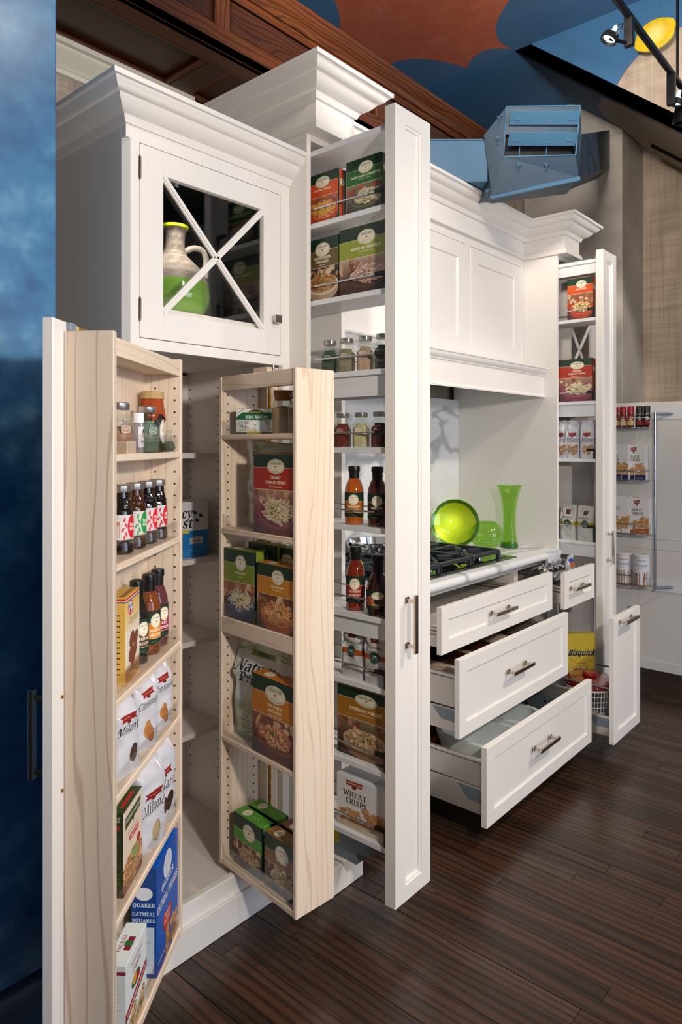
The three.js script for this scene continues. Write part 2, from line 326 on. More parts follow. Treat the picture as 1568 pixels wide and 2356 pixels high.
// a carton standing at the origin: w wide (x), h high, d deep (z), front at +z
function carton(w, h, d, o) {
  const fr = print(w, h, o.front), sd = print(d, h, o.side || solid('#999')), tp = print(w, d, o.top || o.side || solid('#999'));
  for (const p of [sd, tp]) if (p.id !== fr.id) return carton(w, h, d, o);      // keep the three prints on one sheet
  const geo = box(-w / 2, w / 2, 0, h, -d / 2, d / 2, { b: 0.0009, uv: (ax, s, a, b) => (ax === 2 && s > 0 ? fr : ax === 1 ? tp : sd).at(a, b) });
  return { geo, mat: printMat(fr.id, o.kind) };
}
// a filled bag: pillow body, gathered or folded top
function bag(w, h, d, o) {
  const fr = print(w, h, o.front), nu = 40, nv = 22, pos = [], uv = [], P = [];
  const z = o.seed ?? 1;
  for (let j = 0; j <= nv; j++) {
    const v = j / nv, top = o.top ?? 'crimp', row = [];
    const fat = top === 'fold' ? (v < 0.8 ? 1 : 1 - sm(0.8, 1, v) * 0.82) : (v < 0.62 ? 0.86 + 0.14 * Math.sin(v / 0.62 * 3.14) : 1 - sm(0.6, 0.99, v) * 0.97), wid = top === 'fold' ? 1 - 0.06 * sm(0.7, 1, v) : top === 'neck' ? 1 - 0.3 * sm(0.72, 0.92, v) + 0.12 * sm(0.93, 1, v) : 1 - 0.05 * Math.sin(v * 3.14);
    for (let i = 0; i < nu; i++) {
      const t = i / nu * Math.PI * 2, e = o.square ?? 0.42, wr = (o.wrinkle ?? 0.004) * fbm(Math.cos(t) * 2.5 + z, v * 5, z, 3) * (0.5 + v);
      let px = sgp(Math.cos(t), e) * w / 2 * wid * (1 + wr * 2), pz = sgp(Math.sin(t), e) * d / 2 * fat + wr * 2.4 * Math.sin(t);
      if (o.lean) px += o.lean * v * v; if (o.back) pz -= o.back * v * v;
      row.push([px, v * h + (v > 0.9 ? wr * 2 : 0), pz, px / w + 0.5, v]);
    }
    P.push(row);
  }
  const put = (p) => { pos.push(p[0], p[1], p[2]); uv.push(...fr.at(clamp01(p[3]), clamp01(p[4]))); };
  for (let j = 0; j < nv; j++) for (let i = 0; i < nu; i++) { const a = P[j][i], b = P[j][(i + 1) % nu], c = P[j + 1][(i + 1) % nu], e = P[j + 1][i]; for (const p of [a, e, c, a, c, b]) put(p); }
  for (const [j, f] of [[0, 0], [nv, 1]]) for (let i = 1; i + 1 < nu; i++) for (const k of f ? [0, i + 1, i] : [0, i, i + 1]) put(P[j][k]);
  const g = new THREE.BufferGeometry(); g.setAttribute('position', new THREE.Float32BufferAttribute(pos, 3)); g.setAttribute('uv', new THREE.Float32BufferAttribute(uv, 2));
  return { geo: toCreasedNormals(g, 0.9), mat: printMat(fr.id, o.kind || 'foil') };
}
// a wrap-around label: front centre of the print faces +z
function labelBand(r, y, h, draw, arc = 1.9, kind = 'paper') {
  const pr = print(r * arc, h, draw), g = new THREE.CylinderGeometry(r, r, h, 28, 1, true, -arc / 2, arc), u = g.attributes.uv;
  for (let i = 0; i < u.count; i++) u.setXY(i, ...pr.at(u.getX(i), u.getY(i)));
  return { geo: mv(g, 0, y + h / 2, 0), mat: printMat(pr.id, kind) };
}
// ------------------------------------------------------------------ the room
const XR = 4.68, ZB = -2.12, YC = 3.556, XS = 3.52, ZS = -1.788, SL = -0.8228;   // right wall, back wall, ceiling, stair bulkhead edge, its slope
const quadGeo = (a, b, c, d, uv) => tris([a, b, c, a, c, d].flat(), uv && [uv[0], uv[1], uv[2], uv[0], uv[2], uv[3]].flat());
function slab(pts, th, dir, uvOf) {   // polygon (3D points) with thickness th along dir
  const n = pts.length, off = dir.map((v) => v * th), back = pts.map((p) => p.map((v, i) => v + off[i])), P = [], U = [];
  const nrm = new THREE.Vector3(...dir), ax = Math.abs(nrm.x) > 0.7 ? [2, 1] : Math.abs(nrm.y) > 0.7 ? [0, 2] : [0, 1];
  const t2 = THREE.ShapeUtils.triangulateShape(pts.map((p) => new THREE.Vector2(p[ax[0]], p[ax[1]])), []);
  const add = (p) => { P.push(...p); const q = uvOf ? uvOf(p) : [p[ax[0]], p[ax[1]]]; U.push(...q); };
  for (const t of t2) { for (const k of t) add(pts[k]); for (const k of [t[0], t[2], t[1]]) add(back[k]); }
  for (let i = 0; i < n; i++) { const j = (i + 1) % n; for (const p of [pts[i], pts[j], back[j], pts[i], back[j], back[i]]) add(p); }
  return tris(P, U);
}
// floor: a slab, boards laid across it; every board in view is a piece of its own
{
  const floor = new THREE.Group(); floor.name = 'floor'; floor.userData.kind = 'structure'; scene.add(floor);
  mesh('subfloor', box(-3.2, 4.9, -0.12, -0.009, -2.95, 4.2, { b: 0, g: 'z' }), M.dark, floor);
  const bw = 0.0585, far = [];
  const hash = (i) => { const s = Math.sin(i * 127.1 + 11.7) * 43758.5453; return s - Math.floor(s); };
  let count = 0;
  for (let i = 0; i < 86; i++) {
    const x = 0.82 + i * bw; if (x > 4.66) break;
    let z = 0.25 - hash(i) * 0.95, k = 0;
    const cuts = [0.25]; while (z > -1.72) { cuts.push(z); z -= 0.55 + hash(i * 7 + k++ + 3) * 1.0; } cuts.push(-2.0);
    for (let j = 0; j + 1 < cuts.length; j++) {
      const a = cuts[j], b = cuts[j + 1]; if (a - b < 0.02) continue;
      const hsh = hash(i * 31 + j * 17), gapW = i % 5 === 0 ? 0.0016 : 0.0005;
      const inView = a < 0.3 && x + a * 0.2 > 0.55;
      const g = box(x + gapW, x + bw - 0.0004, -0.009, (hsh - 0.5) * 0.0008, b + 0.0006, a - 0.0006, { b: 0.0007, g: 'z', off: [hsh * 3.1, hsh * 5.7] });
      if (inView && count < 298) { mesh('plank', g, M.floor[Math.floor(hash(i * 13 + j * 5 + 2) * 5)], floor); count++; } else far.push(g);
    }
  }
  const rest = [box(-3.1, 0.82, -0.009, 0, -2.9, 4.1, { b: 0, g: 'z' }), box(0.82, 4.68, -0.009, 0, 0.25, 4.1, { b: 0, g: 'z' }), ...far];
  mesh('plank_field', rest, M.floor[0], floor).userData.kind = 'stuff';
}
// back wall up to the ledge, and the recessed wall above it
struct('wall_back', [box(-3.2, 4.9, -0.12, 2.93, -2.97, ZB, { b: 0 })], M.linen);
struct('wall_back_upper', [box(-3.2, 4.9, 2.93, 3.75, -3.1, -2.97, { b: 0 })], M.bluePaint);
struct('wall_right', [box(XR, XR + 0.14, -0.12, 3.75, -2.97, 4.2, { b: 0, g: 'y' })], M.linen);
struct('wall_left', [box(-3.2, -3.06, -0.12, 3.75, -2.97, 4.2, { b: 0 })], M.wallGrey);
struct('wall_front', [box(-3.2, 4.9, -0.12, 0.35, 4.06, 4.2, { b: 0 }), box(-3.2, 4.9, 2.75, 3.75, 4.06, 4.2, { b: 0 }), box(-3.2, -2.4, 0.35, 2.75, 4.06, 4.2, { b: 0 }), box(0.2, 0.9, 0.35, 2.75, 4.06, 4.2, { b: 0 }), box(3.5, 4.9, 0.35, 2.75, 4.06, 4.2, { b: 0 })], M.wallGrey);
struct('wall_blue', [box(-3.1, 0.843, -0.1, 3.556, -1.78, -1.656, { b: 0.004 })], M.bluePlaster);
struct('baseboard_blue', [mould([[0, 0], [0.016, 0], [0.016, 0.1], [0.009, 0.122], [0.004, 0.13], [0, 0.13]], [[-3.0, -1.656], [0.843, -1.656]])], std({ color: 0x10304d, roughness: 0.4 }));
// plaster pilaster on the right wall, broken open where the duct goes in
struct('wall_pilaster', [box(4.30, XR, 0, 3.281, -2.12, -1.48, { b: 0.003 }), slab([[4.30, 3.281, -1.48], [4.30, 3.281, -2.12], [4.30, 3.556, -2.12], [4.30, 3.556, -1.79], [4.30, 3.30, -1.48]], 0.38, [1, 0, 0], (p) => [p[2], p[1]])], M.greyPlaster);
// ceiling with the painted sun, cut by the bulkhead of a stair
const ceilPaint = () => {
  const c = canvas(1400, 1400), x = c.getContext('2d'), X0 = 1.6, Z0 = -3.0, S = 1400 / 2.4, px = (a) => [(a[0] - X0) * S, (a[1] - Z0) * S];
  x.fillStyle = '#3c6288'; x.fillRect(0, 0, 1400, 1400);
  for (let i = 0; i < 900; i++) ell(x, rr(0, 1400), rr(0, 1400), rr(20, 80), rr(20, 60), 'rgba(' + [rr(50, 70) | 0, rr(92, 112) | 0, rr(130, 152) | 0, 0.06] + ')');
  const curve = (P) => { x.moveTo(...px(P[0])); for (let i = 1; i < P.length; i++) { const m = P[i]; if (m.length === 4) { const q = P[i - 1].slice(-2), e = [m[2], m[3]]; x.quadraticCurveTo(...px([2 * m[0] - (q[0] + e[0]) / 2, 2 * m[1] - (q[1] + e[1]) / 2]), ...px(e)); } else x.lineTo(...px(m)); } };
  x.save(); x.beginPath();
  curve([[2.54, -2.244], [2.72, -2.365, 2.766, -2.478], [3.178, -2.464], [3.24, -2.239, 3.503, -2.081], [3.41, -1.924, 3.505, -1.788], [3.299, -1.785, 3.101, -1.603], [3.0, -1.2], [2.0, -1.2], [2.0, -1.9]]);
  x.closePath(); x.clip(); x.fillStyle = '#a8583f'; x.fillRect(0, 0, 1400, 1400);
  for (let i = 0; i < 2600; i++) { const k = rnd(); ell(x, rr(0, 1400), rr(0, 1400), rr(8, 46), rr(6, 30), k < 0.4 ? 'rgba(150,62,50,.10)' : k < 0.75 ? 'rgba(196,120,72,.09)' : 'rgba(190,130,110,.08)', rr(0, 3)); }
  x.restore();
  const t = canvasTex(c); return { m: std({ map: t, roughness: 0.75 }), uv: (p) => [(p[0] - X0) / 2.4, 1 - (p[2] - Z0) / 2.4] };
};
const cp = ceilPaint();
struct('ceiling', [slab([[1.6, YC, -3.0], [XS, YC, -3.0], [XS, YC, -0.6], [1.6, YC, -0.6]], 0.14, [0, 1, 0], cp.uv)], cp.m);
struct('ceiling_rest', [box(-3.2, 1.6, YC, YC + 0.14, -3.1, 4.2, { b: 0 }), box(1.6, XS, YC, YC + 0.14, -0.6, 4.2, { b: 0 }), box(XS, 4.9, YC, YC + 0.14, -3.1, ZS, { b: 0 })], M.bluePaint);
// stair bulkhead: upright side (linen disc painted in) and sloping underside with its linen tongue
const bulk = () => {
  const c = canvas(1024, 1024), x = c.getContext('2d'), Z0 = -1.8, Y0 = 2.3, S = 1024 / 1.6;
  const paintLinen = (c2) => { const n = 1024, d = c2.getImageData(0, 0, n, n); for (let j = 0; j < n; j += 1) for (let i = 0; i < n; i++) { const k = linenAt((i / S / 1.2) % 1, (j / S / 1.2) % 1), q = (j * n + i) * 4; if (d.data[q + 3] > 0 && d.data[q] > 250 && d.data[q + 1] < 5) { d.data[q] = k[0]; d.data[q + 1] = k[1]; d.data[q + 2] = k[2]; } } c2.putImageData(d, 0, 0); };
  x.fillStyle = '#33658f'; x.fillRect(0, 0, 1024, 1024);
  for (let i = 0; i < 500; i++) ell(x, rr(0, 1024), rr(0, 1024), rr(20, 90), rr(20, 70), 'rgba(' + [rr(40, 62) | 0, rr(92, 118) | 0, rr(135, 165) | 0, 0.07] + ')');
  x.fillStyle = '#ff0000'; x.beginPath(); x.arc((-0.93 - Z0) * S, (3.0 - Y0) * S, 0.355 * S, 0, 7); x.fill(); paintLinen(x);
  const t = canvasTex(c); t.flipY = false;
  const c3 = canvas(1024, 1024), y = c3.getContext('2d'), X1 = 3.5, Z1 = -1.8;
  y.fillStyle = '#34597a'; y.fillRect(0, 0, 1024, 1024);
  y.fillStyle = '#ff0000'; y.beginPath(); const q = (a, b) => [(a - X1) * S, (b - Z1) * S];
  y.moveTo(...q(3.5, -1.2)); y.quadraticCurveTo(...q(3.6, -1.37), ...q(3.727, -1.398)); y.quadraticCurveTo(...q(3.8, -1.42), ...q(3.865, -1.466)); y.lineTo(...q(4.125, -1.534)); y.lineTo(...q(4.46, -1.5)); y.lineTo(...q(4.8, -1.5)); y.lineTo(...q(5.2, 0)); y.lineTo(...q(3.4, 0)); y.fill();
  { const n = 1024, d = y.getImageData(0, 0, n, n); for (let j = 0; j < n; j++) for (let i = 0; i < n; i++) { const w = (j * n + i) * 4; if (d.data[w] > 200) { const k = linenAt((i / S / 1.2) % 1, (j / S / 1.2) % 1), m = mix(k, [150, 140, 124], 0.6); d.data[w] = m[0]; d.data[w + 1] = m[1]; d.data[w + 2] = m[2]; } } y.putImageData(d, 0, 0); }
  const t3 = canvasTex(c3); t3.flipY = false;
  return [std({ map: t, roughness: 0.7 }), (p) => [(p[2] - Z0) / 1.6, (p[1] - Y0) / 1.6], std({ map: t3, roughness: 0.75 }), (p) => [(p[0] - X1) / 1.6, (p[2] - Z1) / 1.6]];
};
const [bulkSide, uvSide, bulkUnder, uvUnder] = bulk();
const yS = (z) => YC + SL * (z - ZS), zEnd = 0.6;
struct('stair_bulkhead_side', [slab([[XS, YC, ZS], [XS, yS(-0.2), -0.2], [XS, YC, -0.2]], 0.06, [1, 0, 0], uvSide)], bulkSide);
struct('stair_bulkhead_side_low', [slab([[XS, yS(-0.2), -0.2], [XS, yS(zEnd), zEnd], [XS, YC, zEnd], [XS, YC, -0.2]], 0.06, [1, 0, 0])], M.bluePaint);
struct('stair_bulkhead_underside', [slab([[XS, YC, ZS], [4.9, YC, ZS], [4.9, yS(-0.25), -0.25], [XS, yS(-0.25), -0.25]], 0.06, [0, 0.77, 0.63], uvUnder)], bulkUnder);
struct('stair_bulkhead_underside_low', [slab([[XS, yS(-0.25), -0.25], [4.9, yS(-0.25), -0.25], [4.9, yS(zEnd), zEnd], [XS, yS(zEnd), zEnd]], 0.06, [0, 0.77, 0.63])], M.linen);
struct('stair_bulkhead_end', [box(XS, 4.9, yS(zEnd), 3.6, zEnd, zEnd + 0.1, { b: 0 })], M.wallGrey);
// cream crown at the top of the back wall
struct('trim_1', [mould([[0, 0], [0.012, 0], [0.016, 0.012], [0.02, 0.013], [0.028, 0.022], [0.05, 0.04], [0.066, 0.05], [0.07, 0.058], [0.085, 0.06], [0.085, 0.075], [0, 0.075]], [[-0.2, ZB], [1.55, ZB]], 2.568)], M.cream);
// oak ledge over the cabinets: coffered underside, panelled face, cornice
{
  const L = new THREE.Group(); L.name = 'trim_2'; L.userData.kind = 'structure'; scene.add(L);
  const y0 = 2.643, zf = -1.735, x0 = -0.3, x1 = 3.2;
  const g = { g: 'x' };
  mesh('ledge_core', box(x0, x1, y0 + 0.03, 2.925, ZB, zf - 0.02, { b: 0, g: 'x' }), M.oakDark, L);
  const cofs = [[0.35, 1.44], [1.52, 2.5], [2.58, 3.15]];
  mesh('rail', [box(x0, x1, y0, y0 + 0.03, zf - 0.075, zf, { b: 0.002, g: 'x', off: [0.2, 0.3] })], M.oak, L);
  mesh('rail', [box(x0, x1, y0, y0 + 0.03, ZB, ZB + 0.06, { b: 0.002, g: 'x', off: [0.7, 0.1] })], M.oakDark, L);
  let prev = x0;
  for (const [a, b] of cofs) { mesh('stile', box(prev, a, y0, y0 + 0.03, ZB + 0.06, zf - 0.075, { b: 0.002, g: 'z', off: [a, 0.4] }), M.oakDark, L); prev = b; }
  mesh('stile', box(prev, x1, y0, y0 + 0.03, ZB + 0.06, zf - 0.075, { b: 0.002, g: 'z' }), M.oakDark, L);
  for (const [a, b] of cofs) {
    const z0 = ZB + 0.06, z1 = zf - 0.075, r = 0.016;
    mesh('panel_moulding', [rod([a, y0 + 0.012, z0 + 0.008], [b, y0 + 0.012, z0 + 0.008], 0.012), rod([a, y0 + 0.012, z1 - 0.008], [b, y0 + 0.012, z1 - 0.008], 0.012), rod([a + 0.008, y0 + 0.012, z0], [a + 0.008, y0 + 0.012, z1], 0.012), rod([b - 0.008, y0 + 0.012, z0], [b - 0.008, y0 + 0.012, z1], 0.012)], M.oak, L);
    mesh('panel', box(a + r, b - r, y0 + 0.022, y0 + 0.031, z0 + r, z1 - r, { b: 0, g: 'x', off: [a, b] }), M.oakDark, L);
  }
  // face
  mesh('rail', box(x0, x1, y0, y0 + 0.075, zf - 0.02, zf, { b: 0.002, g: 'x', off: [0.4, 0.9] }), M.oak, L);
  mesh('rail', box(x0, x1, y0 + 0.2, 2.925, zf - 0.02, zf, { b: 0.002, g: 'x', off: [0.1, 0.5] }), M.oak, L);
  const st = [0.55, 1.40, 2.22, 3.0];
  for (const s of st) mesh('stile', box(s, s + 0.06, y0 + 0.075, y0 + 0.2, zf - 0.02, zf, { b: 0.001, g: 'y', off: [s, 0.2] }), M.oak, L);
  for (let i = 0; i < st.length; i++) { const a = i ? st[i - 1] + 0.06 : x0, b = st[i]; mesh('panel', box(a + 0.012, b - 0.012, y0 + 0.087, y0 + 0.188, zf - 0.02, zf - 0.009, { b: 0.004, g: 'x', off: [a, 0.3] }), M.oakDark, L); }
  for (let i = 0; i < st.length; i++) { const a = i ? st[i - 1] + 0.06 : x0, b = st[i]; mesh('panel_moulding', [rod([a, y0 + 0.195, zf - 0.006], [b, y0 + 0.195, zf - 0.006], 0.006), rod([a, y0 + 0.08, zf - 0.008], [b, y0 + 0.08, zf - 0.008], 0.004)], M.oak, L); }
  mesh('cornice', mould([[0, 0.215], [0.008, 0.215], [0.012, 0.228], [0.012, 0.24], [0.026, 0.252], [0.036, 0.27], [0.04, 0.272], [0.04, 0.289], [0, 0.289]], [[x0, zf], [x1, zf]], y0), M.oak, L);
}
// ------------------------------------------------------------------ lamps
const lampGlow = (c, k) => std({ color: 0x111111, emissive: c, emissiveIntensity: k });
function spot(pos, aim, power, angle = 0.6, pen = 0.6, color = WARM, size = 3) {
  const s = new THREE.SpotLight(color, power, 0, angle, pen, 2); s.position.set(...pos); s.target.position.set(...aim); scene.add(s, s.target);
  s.castShadow = true; s.shadow.radius = size; s.shadow.mapSize.set(1024, 1024); return s;
}
// track heads: stem, yoke, ring with a mirrored bulb; the light sits just in front of the bulb
function trackLamp(label, stem, head, aim, power, big = false, cone = 0.62, soft = 3) {
  const t = thing('track_lamp', label, 'lamp', head);
  const d = new THREE.Vector3(...aim).sub(new THREE.Vector3(...head)).normalize(), q = new THREE.Quaternion().setFromUnitVectors(new THREE.Vector3(0, 0, 1), d);
  const put = (g) => g.applyQuaternion(q), r = big ? 0.055 : 0.029, local = (p) => p.map((v, i) => v - head[i]);
  const S = local(stem);
  mesh('stem', [box(S[0] - 0.011, S[0] + 0.011, -0.018, S[1], S[2] - 0.016, S[2] + 0.016, { b: 0.002 }), bar([S[0], -0.008, S[2]], [0, 0, 0], 0.01, 0.01)], M.blackMetal, t);
  if (big) mesh('housing', put(rx(lathe([[0.02, -0.13], [0.034, -0.125], [0.046, -0.08], [0.055, -0.01], [0.058, 0.02], [0.052, 0.02], [0.046, -0.01]]), Math.PI / 2)), M.blackMetal, t);
  else mesh('ring', put(rx(lathe([[0.022, -0.014], [r, -0.012], [r + 0.002, 0.006], [r - 0.004, 0.008], [r - 0.006, 0.0], [0.022, -0.014]]), Math.PI / 2)), M.blackMetal, t);
  mesh('bulb', [put(rx(lathe([[0, -0.052], [0.007, -0.05], [0.008, -0.03], [0.016, -0.022], [r * 0.78, -0.003], [r * 0.76, -0.001], [0, -0.001]]), Math.PI / 2))], lampGlow(0xd8efec, big ? 0.2 : 2.2), t);
  if (!big) mesh('cable', put(tube([[0, 0.004, -0.045], [0, 0.03, -0.05], [0, 0.04, -0.02], [0, r, -0.005]], 0.0022, false, 5, true)), M.black, t);
  if (power) spot(new THREE.Vector3(...head).addScaledVector(d, 0.025).toArray(), aim, power, cone, 0.7, WARM, soft);
  return t;
}
const TY = 2.93, TZ = -0.858;
{
  const t = thing('lighting_track', 'round black lighting track running overhead with drop rods', 'track', [0, 0, 0]);
  mesh('track_rail', rod([-0.6, TY, TZ], [3.46, TY, TZ], 0.013, 14), M.blackMetal, t);
  for (const x of [0.2, 1.6, 3.16]) mesh('drop_rod', rod([x, TY, TZ], [x, YC, TZ], 0.006), M.blackMetal, t);
}
trackLamp('track lamp nearest the orange ceiling paint, round ring head with loose wire', [2.56, TY - 2.83, 0].map((v, i) => [2.565, TY, TZ][i]), [2.50, 2.84, -0.905], [1.9, 1.2, -1.6], NEAR_SPOT, false, 0.5);
trackLamp('small round track lamp hanging left of the black can lamp', [3.07, TY, TZ], [3.10, 2.815, -0.85], [2.9, 0.9, -1.5], NEAR_SPOT * 0.7, false, 0.5);
trackLamp('large black can shaped track lamp at the right edge', [3.24, TY, TZ], [3.215, 2.79, -0.835], [3.55, 1.0, -1.1], 0, true);
{
  const t = thing('lighting_track', 'flat black track strip on the sloping linen underside of the stair', 'track', [0, 0, 0]);
  const n = [0, -0.77, -0.63];
  mesh('track_rail', bar([4.294, 3.162 - 0.012, -1.309], [4.31, yS(-0.9) - 0.012, -0.9], 0.03, 0.016), M.blackMetal, t);
}
// unseen second track, out of view behind the camera; its heads light the cabinets
{
  const t = thing('lighting_track', 'unseen second lighting track, out of view ahead of the cabinets', 'track', [0, 0, 0]);
  mesh('track_rail', rod([-2.4, 3.3, 0.87], [3.3, 3.3, 0.87], 0.013, 12), M.blackMetal, t);
  for (const x of [-2, 0.4, 2.8]) mesh('drop_rod', rod([x, 3.3, 0.87], [x, YC, 0.87], 0.006), M.blackMetal, t);
}
trackLamp('unseen track lamp of the second track, out of view, lighting the tall pull-out', [0.95, 3.3, 0.87], [0.97, 3.19, 0.85], [1.75, 0.7, -1.4], SPOT_FRONT, false, 0.6, 4);  // unseen head, placed to light the tall pull-out
trackLamp('unseen track lamp of the second track, out of view, lighting the open drawers', [2.94, 3.3, 0.87], [2.92, 3.195, 0.86], [2.45, 0.7, -1.3], SPOT_DRAWERS, false, 0.6, 4);  // out of view, placed to light the drawers from the right
trackLamp('added track lamp out of view, turned up to light the orange painted ceiling', [1.3, TY, TZ], [1.3, TY - 0.08, TZ + 0.03], [2.9, 3.5, -2.1], WASH, false, 1.1, 6);  // added head, fills the painted ceiling with light
trackLamp('added track lamp out of view, turned to light the blue side of the stair', [1.9, TY, TZ], [1.9, TY - 0.08, TZ + 0.03], [3.5, 3.1, -1.0], WASH * 0.7, false, 0.8, 6);  // added out of view to brighten the stair side
trackLamp('added track lamp of the second track, turned to light the grey plaster pilaster', [2.0, 3.3, 0.87], [2.03, 3.19, 0.85], [4.35, 2.55, -1.35], WALL_WASH, false, 0.36, 6);  // added head, brightens the plaster pilaster
trackLamp('unseen track lamp out of view, lighting the top of the blue plaster wall', [1.05, TY, TZ], [1.05, TY - 0.1, TZ], [0.6, 2.3, -1.66], BLUE_WASH, false, 0.75, 4);  // unseen head, placed to light the upper blue wall
// unseen lamp behind the camera, placed to light the cabinets from the front
{
  const t = thing('unseen_front_lamp', 'unseen front lamp on a stand just behind the camera, lighting the cabinets', 'lamp', [0.6, 0, 0.42]);
  mesh('stand', [rod([0, 0.45, 0], [0, 1.76, 0], 0.014), ...[0, 2.1, 4.2].map((a) => rod([0, 0.5, 0], [Math.cos(a) * 0.4, 0.008, Math.sin(a) * 0.4], 0.01))], M.blackMetal, t);
  const d = new THREE.Vector3(0.62, -0.18, -0.77).normalize(), q = new THREE.Quaternion().setFromUnitVectors(new THREE.Vector3(0, 0, 1), d);
  const put = (g) => g.applyQuaternion(q).translate(0, 1.82, 0);
  mesh('housing', put(rx(lathe([[0, -0.22], [0.06, -0.21], [0.065, -0.05], [0.09, 0], [0.088, 0.002], [0.06, -0.04], [0, -0.04]]), Math.PI / 2)), M.blackMetal, t);
  mesh('bulb', put(rx(cyl(0.055, 0.055, 0.004), Math.PI / 2).translate(0, 0, -0.03)), lampGlow(0xfff4e6, 2), t);
  spot([0.6 + d.x * 0.02, 1.82 + d.y * 0.02, 0.42 + d.z * 0.02], [0.6 + d.x * 3, 1.82 + d.y * 3, 0.42 + d.z * 3], UNSEEN_FRONT, 1.15, 0.5, 0xfff4e8, 3.5);
}
// unseen windows, out of view behind the camera, placed to light the room
for (const [n, a, b] of [[1, -2.4, 0.2], [2, 0.9, 3.5]]) {
  const w = b - a, h = 2.4, power = n === 1 ? UNSEEN_WINDOW_L : UNSEEN_WINDOW_R, g = new THREE.Group(); g.name = 'window_' + n; g.userData.kind = 'structure'; scene.add(g);
  mesh('unseen_window_frame', [box(a, b, 0.35, 0.4, 4.05, 4.15), box(a, b, 2.7, 2.75, 4.05, 4.15), box(a, a + 0.05, 0.4, 2.7, 4.05, 4.15), box(b - 0.05, b, 0.4, 2.7, 4.05, 4.15), box((a + b) / 2 - 0.02, (a + b) / 2 + 0.02, 0.4, 2.7, 4.05, 4.15)], M.blackMetal, g);
  mesh('unseen_window_pane', box(a + 0.05, b - 0.05, 0.4, 2.7, 4.1, 4.105, { b: 0 }), lampGlow(COOL, 0.9), g);
  const l = new THREE.RectAreaLight(n === 1 ? 0xffe9d2 : COOL, power, w - 0.1, h - 0.1); l.position.set((a + b) / 2, 1.55, 4.04); l.lookAt((a + b) / 2, 1.55, -2); scene.add(l);
}
// added ceiling panels, out of view, fill light for the whole room
for (const [x, z] of [[1.1, 2.3], [2.7, 2.4]]) {
  const t = thing('added_fill_panel', x < 2 ? 'added fill panel on the ceiling behind the camera on the left' : 'added fill panel on the ceiling behind the camera on the right', 'lamp', [x, YC - 0.03, z]);
  mesh('frame', [box(-0.62, 0.62, -0.01, 0.03, -0.62, -0.6), box(-0.62, 0.62, -0.01, 0.03, 0.6, 0.62), box(-0.62, -0.6, -0.01, 0.03, -0.6, 0.6), box(0.6, 0.62, -0.01, 0.03, -0.6, 0.6)], M.whitePlastic, t);
  mesh('diffuser', box(-0.6, 0.6, 0, 0.02, -0.6, 0.6, { b: 0 }), lampGlow(WARM, 0.9), t);
  const l = new THREE.RectAreaLight(WARM, FILL_PANEL_POWER, 1.18, 1.18); l.position.set(x, YC - 0.045, z); l.lookAt(x, 0, z); scene.add(l);
}
// ------------------------------------------------------------------ cabinet parts
const CROWN = [[0, 0], [0.006, 0], [0.009, 0.008], [0.012, 0.014], [0.013, 0.018], [0.02, 0.021], [0.028, 0.026], [0.037, 0.034], [0.044, 0.044], [0.047, 0.05], [0.053, 0.051], [0.057, 0.053], [0.062, 0.058], [0.068, 0.066], [0.071, 0.073], [0.079, 0.074], [0.08, 0.076], [0.08, 0.086], [0, 0.086]];
const BED = [[0, 0], [0.016, 0], [0.017, 0.005], [0.013, 0.009], [0.012, 0.016], [0.006, 0.026], [0.002, 0.032], [0, 0.034]];
function pull(w, vertical, parent, x, y, z, face = 'z') {     // square bar pull on two posts, on a face at z
  const k = vertical ? [0, 1] : [1, 0], a = w / 2, gs = [];
  for (const s of [-1, 1]) { const px = x + k[0] * s * (a - 0.018), py = y + k[1] * s * (a - 0.018); gs.push(box(px - 0.005, px + 0.005, py - 0.005, py + 0.005, z, z + 0.03, { b: 0.001 }), box(px - 0.009, px + 0.009, py - 0.009, py + 0.009, z, z + 0.006, { b: 0.002 })); }
  const hw = vertical ? 0.007 : a, hh = vertical ? a : 0.007;
  gs.push(box(x - hw, x + hw, y - hh, y + hh, z + 0.026, z + 0.038, { b: 0.002 }));
  return mesh('handle', gs, M.nickel, parent, 'polished nickel bar handle');
}
function holes(parent, pts, axis) {     // shelf-pin holes: small dark sockets sunk in a panel
  const gs = pts.map((p) => { const g = new THREE.CylinderGeometry(0.0026, 0.0026, 0.0012, 8); if (axis === 'x') g.rotateZ(Math.PI / 2); else g.rotateX(Math.PI / 2); return mv(g, ...p); });
  if (gs.length) mesh('shelf_pin_holes', gs, M.holes, parent).userData.kind = 'stuff';
}
const yRange = (a, b, s) => { const r = []; for (let y = a; y < b; y += s) r.push(y); return r; };

